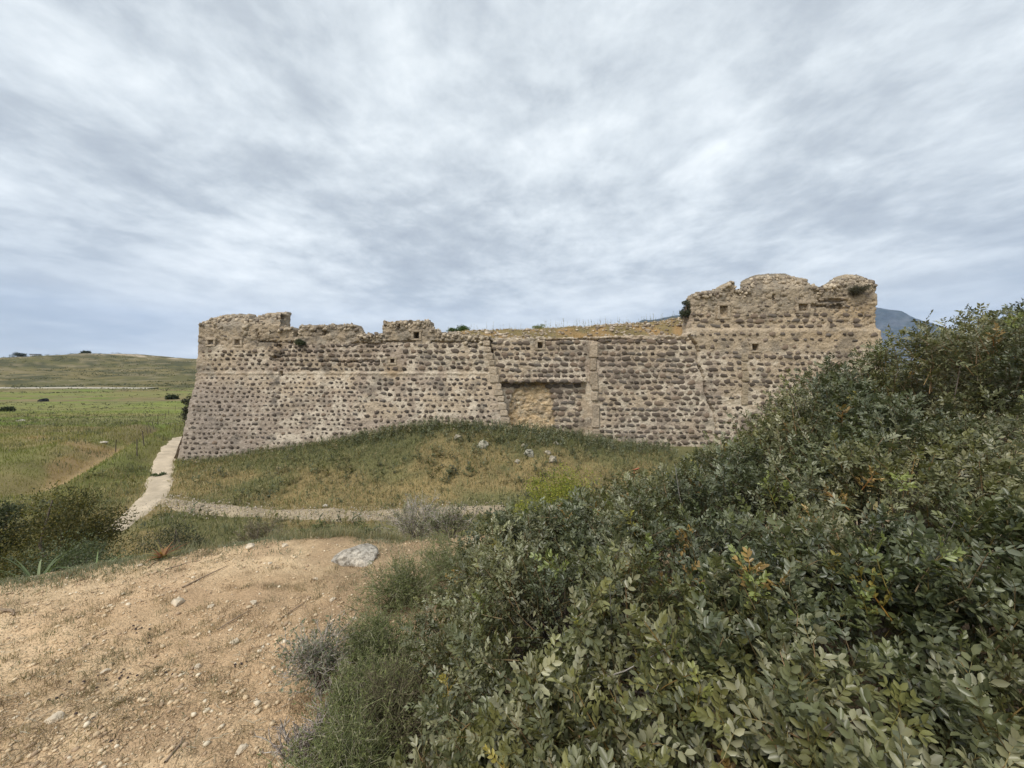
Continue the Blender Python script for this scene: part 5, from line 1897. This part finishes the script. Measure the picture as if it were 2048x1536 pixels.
def shoot_template(seed, n_leaves=7, length=.13, ll=.026, lod=0):
    rs = np.random.default_rng(seed)
    sp = Soup()
    bend = rs.normal(0, .12, 2)
    def stem(t_):
        return np.array([bend[0] * t_ * t_ * length, bend[1] * t_ * t_ * length, t_ * length])
    v, f = tube([stem(t_) for t_ in (0, .35, .7, 1.0)], [.0022, .0018, .0014, .0009], 3) if not lod else tube([stem(0), stem(1.0)], [.0022, .0010], 3)
    sp.add(v, f, np.array([1.5, 1.0, .9]))
    ga = rs.uniform(0, 6.28)
    for i in range(n_leaves):
        t_ = .22 + .78 * i / max(n_leaves - 1, 1)
        p = stem(t_)
        ga += 2.4 + rs.normal(0, .25)
        el_ = rs.uniform(.35, .75) + .35 * (t_ > .85)
        ax = np.array([math.cos(ga) * math.cos(el_), math.sin(ga) * math.cos(el_), math.sin(el_)])
        sd_ = np.array([-math.sin(ga), math.cos(ga), 0])
        up = np.cross(sd_, ax) * -1
        if up[2] < 0:
            up = -up
        pairs = rs.integers(3, 5)
        rl = ll * (.55 + .42 * pairs) * rs.uniform(.85, 1.1)
        if not lod:
            v, f = tube([p, p + ax * rl * .5 - up * .001, p + ax * rl], [.0008, .0007, .0005], 3)
            sp.add(v, f, np.array([1.3, 1.1, .8]))
        tone_leaf = rs.uniform(.82, 1.2)
        for k in range(pairs):
            q = p + ax * rl * (.28 + .72 * k / max(pairs - 1, 1))
            for s_ in (-1, 1):
                ang = rs.normal(.85 - .12 * k, .12)
                d = ax * math.cos(ang) + sd_ * s_ * math.sin(ang) + up * rs.normal(.12, .18)
                d /= np.linalg.norm(d)
                nrm = up + rs.normal(0, .40, 3)
                xx = np.cross(d, nrm)
                xx /= np.linalg.norm(xx)
                zz = np.cross(xx, d)
                L_ = ll * rs.uniform(.75, 1.15)
                v, f = leaflet(L_, L_ * rs.uniform(.40, .50), L_ * .10, L_ * rs.uniform(0, .12))
                if lod:
                    v, f = np.array([(0, 0, 0), (-.25 * L_ * .92, .52 * L_, L_ * .09), (0, L_, -L_ * .05), (.25 * L_ * .92, .52 * L_, L_ * .09)]), np.array([(0, 2, 1), (0, 3, 2)])
                tn = tone_leaf * rs.uniform(.85, 1.18)
                sp.add(v @ np.stack([xx, d, zz]) + q, f, np.array([tn, tn, tn * rs.uniform(.9, 1.1)]))
    return np.concatenate(sp.v), np.concatenate(sp.f), np.concatenate(sp.c)


SH = [shoot_template(900 + i, 7 + i % 3, .110 + .01 * (i % 4), .0178 + .0012 * (i % 4)) for i in range(14)]
SHL = [shoot_template(900 + i, 7 + i % 3, .110 + .01 * (i % 4), .0178 + .0012 * (i % 4), 1) for i in range(14)]
YN = [shoot_template(950 + i, 7, .09, .017) for i in range(5)]


def blocked(pos):
    """keep leaves out of the camera's own space"""
    return (np.linalg.norm(pos, axis=1) > .42) & (pos[:, 1] > .1)


rs = np.random.default_rng(123)
SHR = [('mastic_shrub', 'near grey green mastic shrub filling the lower right corner'), ('mastic_shrub', 'tall dark mastic shrub at the right edge rising above the wall'), ('mastic_shrub', 'mastic shrub at the back centre before the right part of the meadow')]
n = 20000
x, y = rs.uniform(-.7, 3.5, n), rs.uniform(.22, 3.35, n)
zc_ = crown(x, y)
nm, ar = crown_n(x, y)
gz_ = height(x, y)
inview = (np.abs(x / y) < 1.65)
ok = (zc_ > gz_ + .08) & (rs.random(n) < np.clip(ar / np.where(y < 1.25, 1.5, 2.2), 0, 1)) & (inview | (rs.random(n) < .22))
ok &= ~((x < -.50) & (rs.random(n) < .5))
x, y, zc_, nm, gz_ = x[ok], y[ok], zc_[ok], nm[ok], gz_[ok]
n = len(x)
dpt = np.abs(rs.normal(0, .085, n)) + (rs.random(n) < .22) * rs.uniform(0, .3, n)
gapn = vn3(x * 5.2, y * 5.2, zc_ * 5.2, 207)
hole = vn3(x * 2.6 + 7, y * 2.6, zc_ * 2.6, 209)
dpt = dpt + np.minimum(np.clip(gapn - .60, 0, 1) * .7 + np.clip(hole - .57, 0, 1) * 1.6, .26)
pos = np.stack([x, y, zc_], 1) - nm * dpt[:, None]
dirs = nm * .75 + np.array([0, 0, .45]) + rs.normal(0, .38, (n, 3))
pos = pos - dirs / np.linalg.norm(dirs, axis=1, keepdims=True) * .11
ok = (pos[:, 2] > gz_ + .02) & blocked(pos) & (dpt < .55)
x, y, pos, dirs, dpt = x[ok], y[ok], pos[ok], dirs[ok], dpt[ok]
n = len(x)
sid = split(x, y)
pal = np.array([(.130, .140, .070), (.088, .100, .050), (.190, .195, .118), (.122, .128, .048)])
cc = pal[rs.integers(0, 4, n)] * rs.uniform(.8, 1.2, (n, 1))
patch = fbm(x * 3, y * 3, 3, 211)[:, None]
cc = cc * lerp(np.array([[.72, .77, .74]]), np.array([[1.28, 1.2, 1.15]]), ss(.35, .65, patch))
yel = rs.random(n) < .030 * (1 + 3 * (fbm(x * 2 + 9, y * 2, 2, 213) > .58)) * (dpt < .10)
cc[yel] = np.array([(.26, .25, .055), (.30, .25, .06), (.29, .19, .06), (.20, .23, .06), (.24, .25, .07), (.17, .20, .06)])[rs.integers(0, 6, yel.sum())] * rs.uniform(.8, 1.1, (yel.sum(), 1))
print('mastic shoots', n)
for s_ in range(3):
    me_ = sid == s_
    c0 = np.array([np.median(x[me_]), np.median(y[me_]), 0])
    c0[2] = hz(c0[0], c0[1])
    root = link(SHR[s_][0], None, label=SHR[s_][1], cat='shrub', group=None, loc=c0)
    sp, sy_ = Soup(), Soup()
    tid = rs.integers(0, len(SH), n)
    M = rot_to(dirs) * rs.uniform(.72, 1.2, n)[:, None, None]
    for k in range(len(SH)):
        w_ = me_ & (tid == k) & ~yel
        fine = w_ & (pos[:, 1] < 1.15) & (np.abs(pos[:, 0] / pos[:, 1]) < 1.5) & (dpt < .22)
        sp.scatter(SH[k][0], SH[k][1], pos[fine], M[fine], cc[fine], SH[k][2])
        w_ = w_ & ~fine
        sp.scatter(SHL[k][0], SHL[k][1], pos[w_], M[w_], cc[w_], SHL[k][2])
    for k in range(len(YN)):
        w_ = me_ & (tid % len(YN) == k) & yel
        sy_.scatter(YN[k][0], YN[k][1], pos[w_] + dirs[w_] * .025, M[w_], cc[w_], YN[k][2])
    link('foliage', sp.mesh('foliage', M_leaf, origin=c0), root)
    if sy_.v:
        link('young_shoots', sy_.mesh('young_shoots', M_leaf, origin=c0), root, label='yellow and orange young shoots')
    # branches from the stool to the shoots
    st = Soup()
    w_ = np.nonzero(me_)[0]
    nb_ = 150
    for i in rs.choice(w_, nb_, replace=False):
        e_ = pos[i] - np.array([0, 0, .03])
        q0 = c0 + np.array([(e_[0] - c0[0]) * .35, (e_[1] - c0[1]) * .35, 0])
        q0[2] = hz(q0[0], q0[1])
        m1 = q0 * .5 + e_ * .5 + rs.normal(0, .05, 3) + np.array([0, 0, -.06])
        m2 = q0 * .18 + e_ * .82 + rs.normal(0, .03, 3) - np.array([0, 0, .05])
        v, f = tube([q0, m1, m2, e_], [.010, .007, .004, .0018], 4)
        st.add(v - c0, f, np.array([.20, .165, .135]) * rs.uniform(.7, 1.3))
    # bare grey twigs that poke out
    for i in rs.choice(w_, 40, replace=False):
        e_ = pos[i] + dirs[i] * rs.uniform(.08, .14)
        q0 = pos[i] - dirs[i] * .10
        v, f = tube([q0, (q0 + e_) / 2 + rs.normal(0, .02, 3), e_], [.0022, .0016, .0007], 4)
        st.add(v - c0, f, np.array([.33, .30, .27]) * rs.uniform(.7, 1.2))
    link('branches', st.mesh('branches', M_bark), root)

# orange tape on a thin stick among the shrubs
p = at(1268, 940, 2.35)
st = link('marker_stake', None, label='thin stake with a scrap of orange tape among the shrubs', cat='stake', loc=(p[0], p[1], hz(p[0], p[1])))
h_ = p[2] - hz(p[0], p[1])
v, f = tube([(0, 0, 0), (.01, 0, h_ * .5), (0, 0, h_)], [.004, .004, .003], 6)
link('pole', make_mesh('pole', v, f, None, np.tile([.30, .10, .06], (len(v), 1)), False, M_bark), st)
v = np.array([(-.010, 0, h_), (.030, -.008, h_ + .016), (.033, .0, h_ + .006), (-.006, .004, h_ - .010), (-.010, .006, h_), (.030, -.002, h_ + .016), (.033, .006, h_ + .006), (-.006, .010, h_ - .010)])
link('tape', make_mesh('tape', v, None, np.array([(0, 3, 2, 1), (4, 5, 6, 7), (0, 1, 5, 4), (2, 3, 7, 6), (1, 2, 6, 5), (0, 4, 7, 3)]), None, False, M_orange), st)

# ------------------------------------------------------------------ haze
def haze():
    x0, x1, y0_, y1, z0, z1 = -7600, 12500, -7600, 7900, -60, 1150
    v = [(a, b_, c_) for a in (x0, x1) for b_ in (y0_, y1) for c_ in (z0, z1)]
    q = [(0, 1, 3, 2), (4, 6, 7, 5), (0, 4, 5, 1), (2, 3, 7, 6), (0, 2, 6, 4), (1, 5, 7, 3)]
    m = bpy.data.materials.new('haze')
    m.use_nodes = True
    t_ = m.node_tree
    t_.nodes.clear()
    out = N(t_, 'ShaderNodeOutputMaterial')
    pv = N(t_, 'ShaderNodeVolumePrincipled')
    pv.inputs['Color'].default_value = (.42, .62, 1.0, 1)
    pv.inputs['Density'].default_value = 0.000062
    t_.links.new(pv.outputs[0], out.inputs['Volume'])
    me = bpy.data.meshes.new('haze')
    me.from_pydata(v, [], q)
    me.materials.append(m)
    link('haze', me, label='thin blue haze over the far mountain', kind='stuff')


haze()
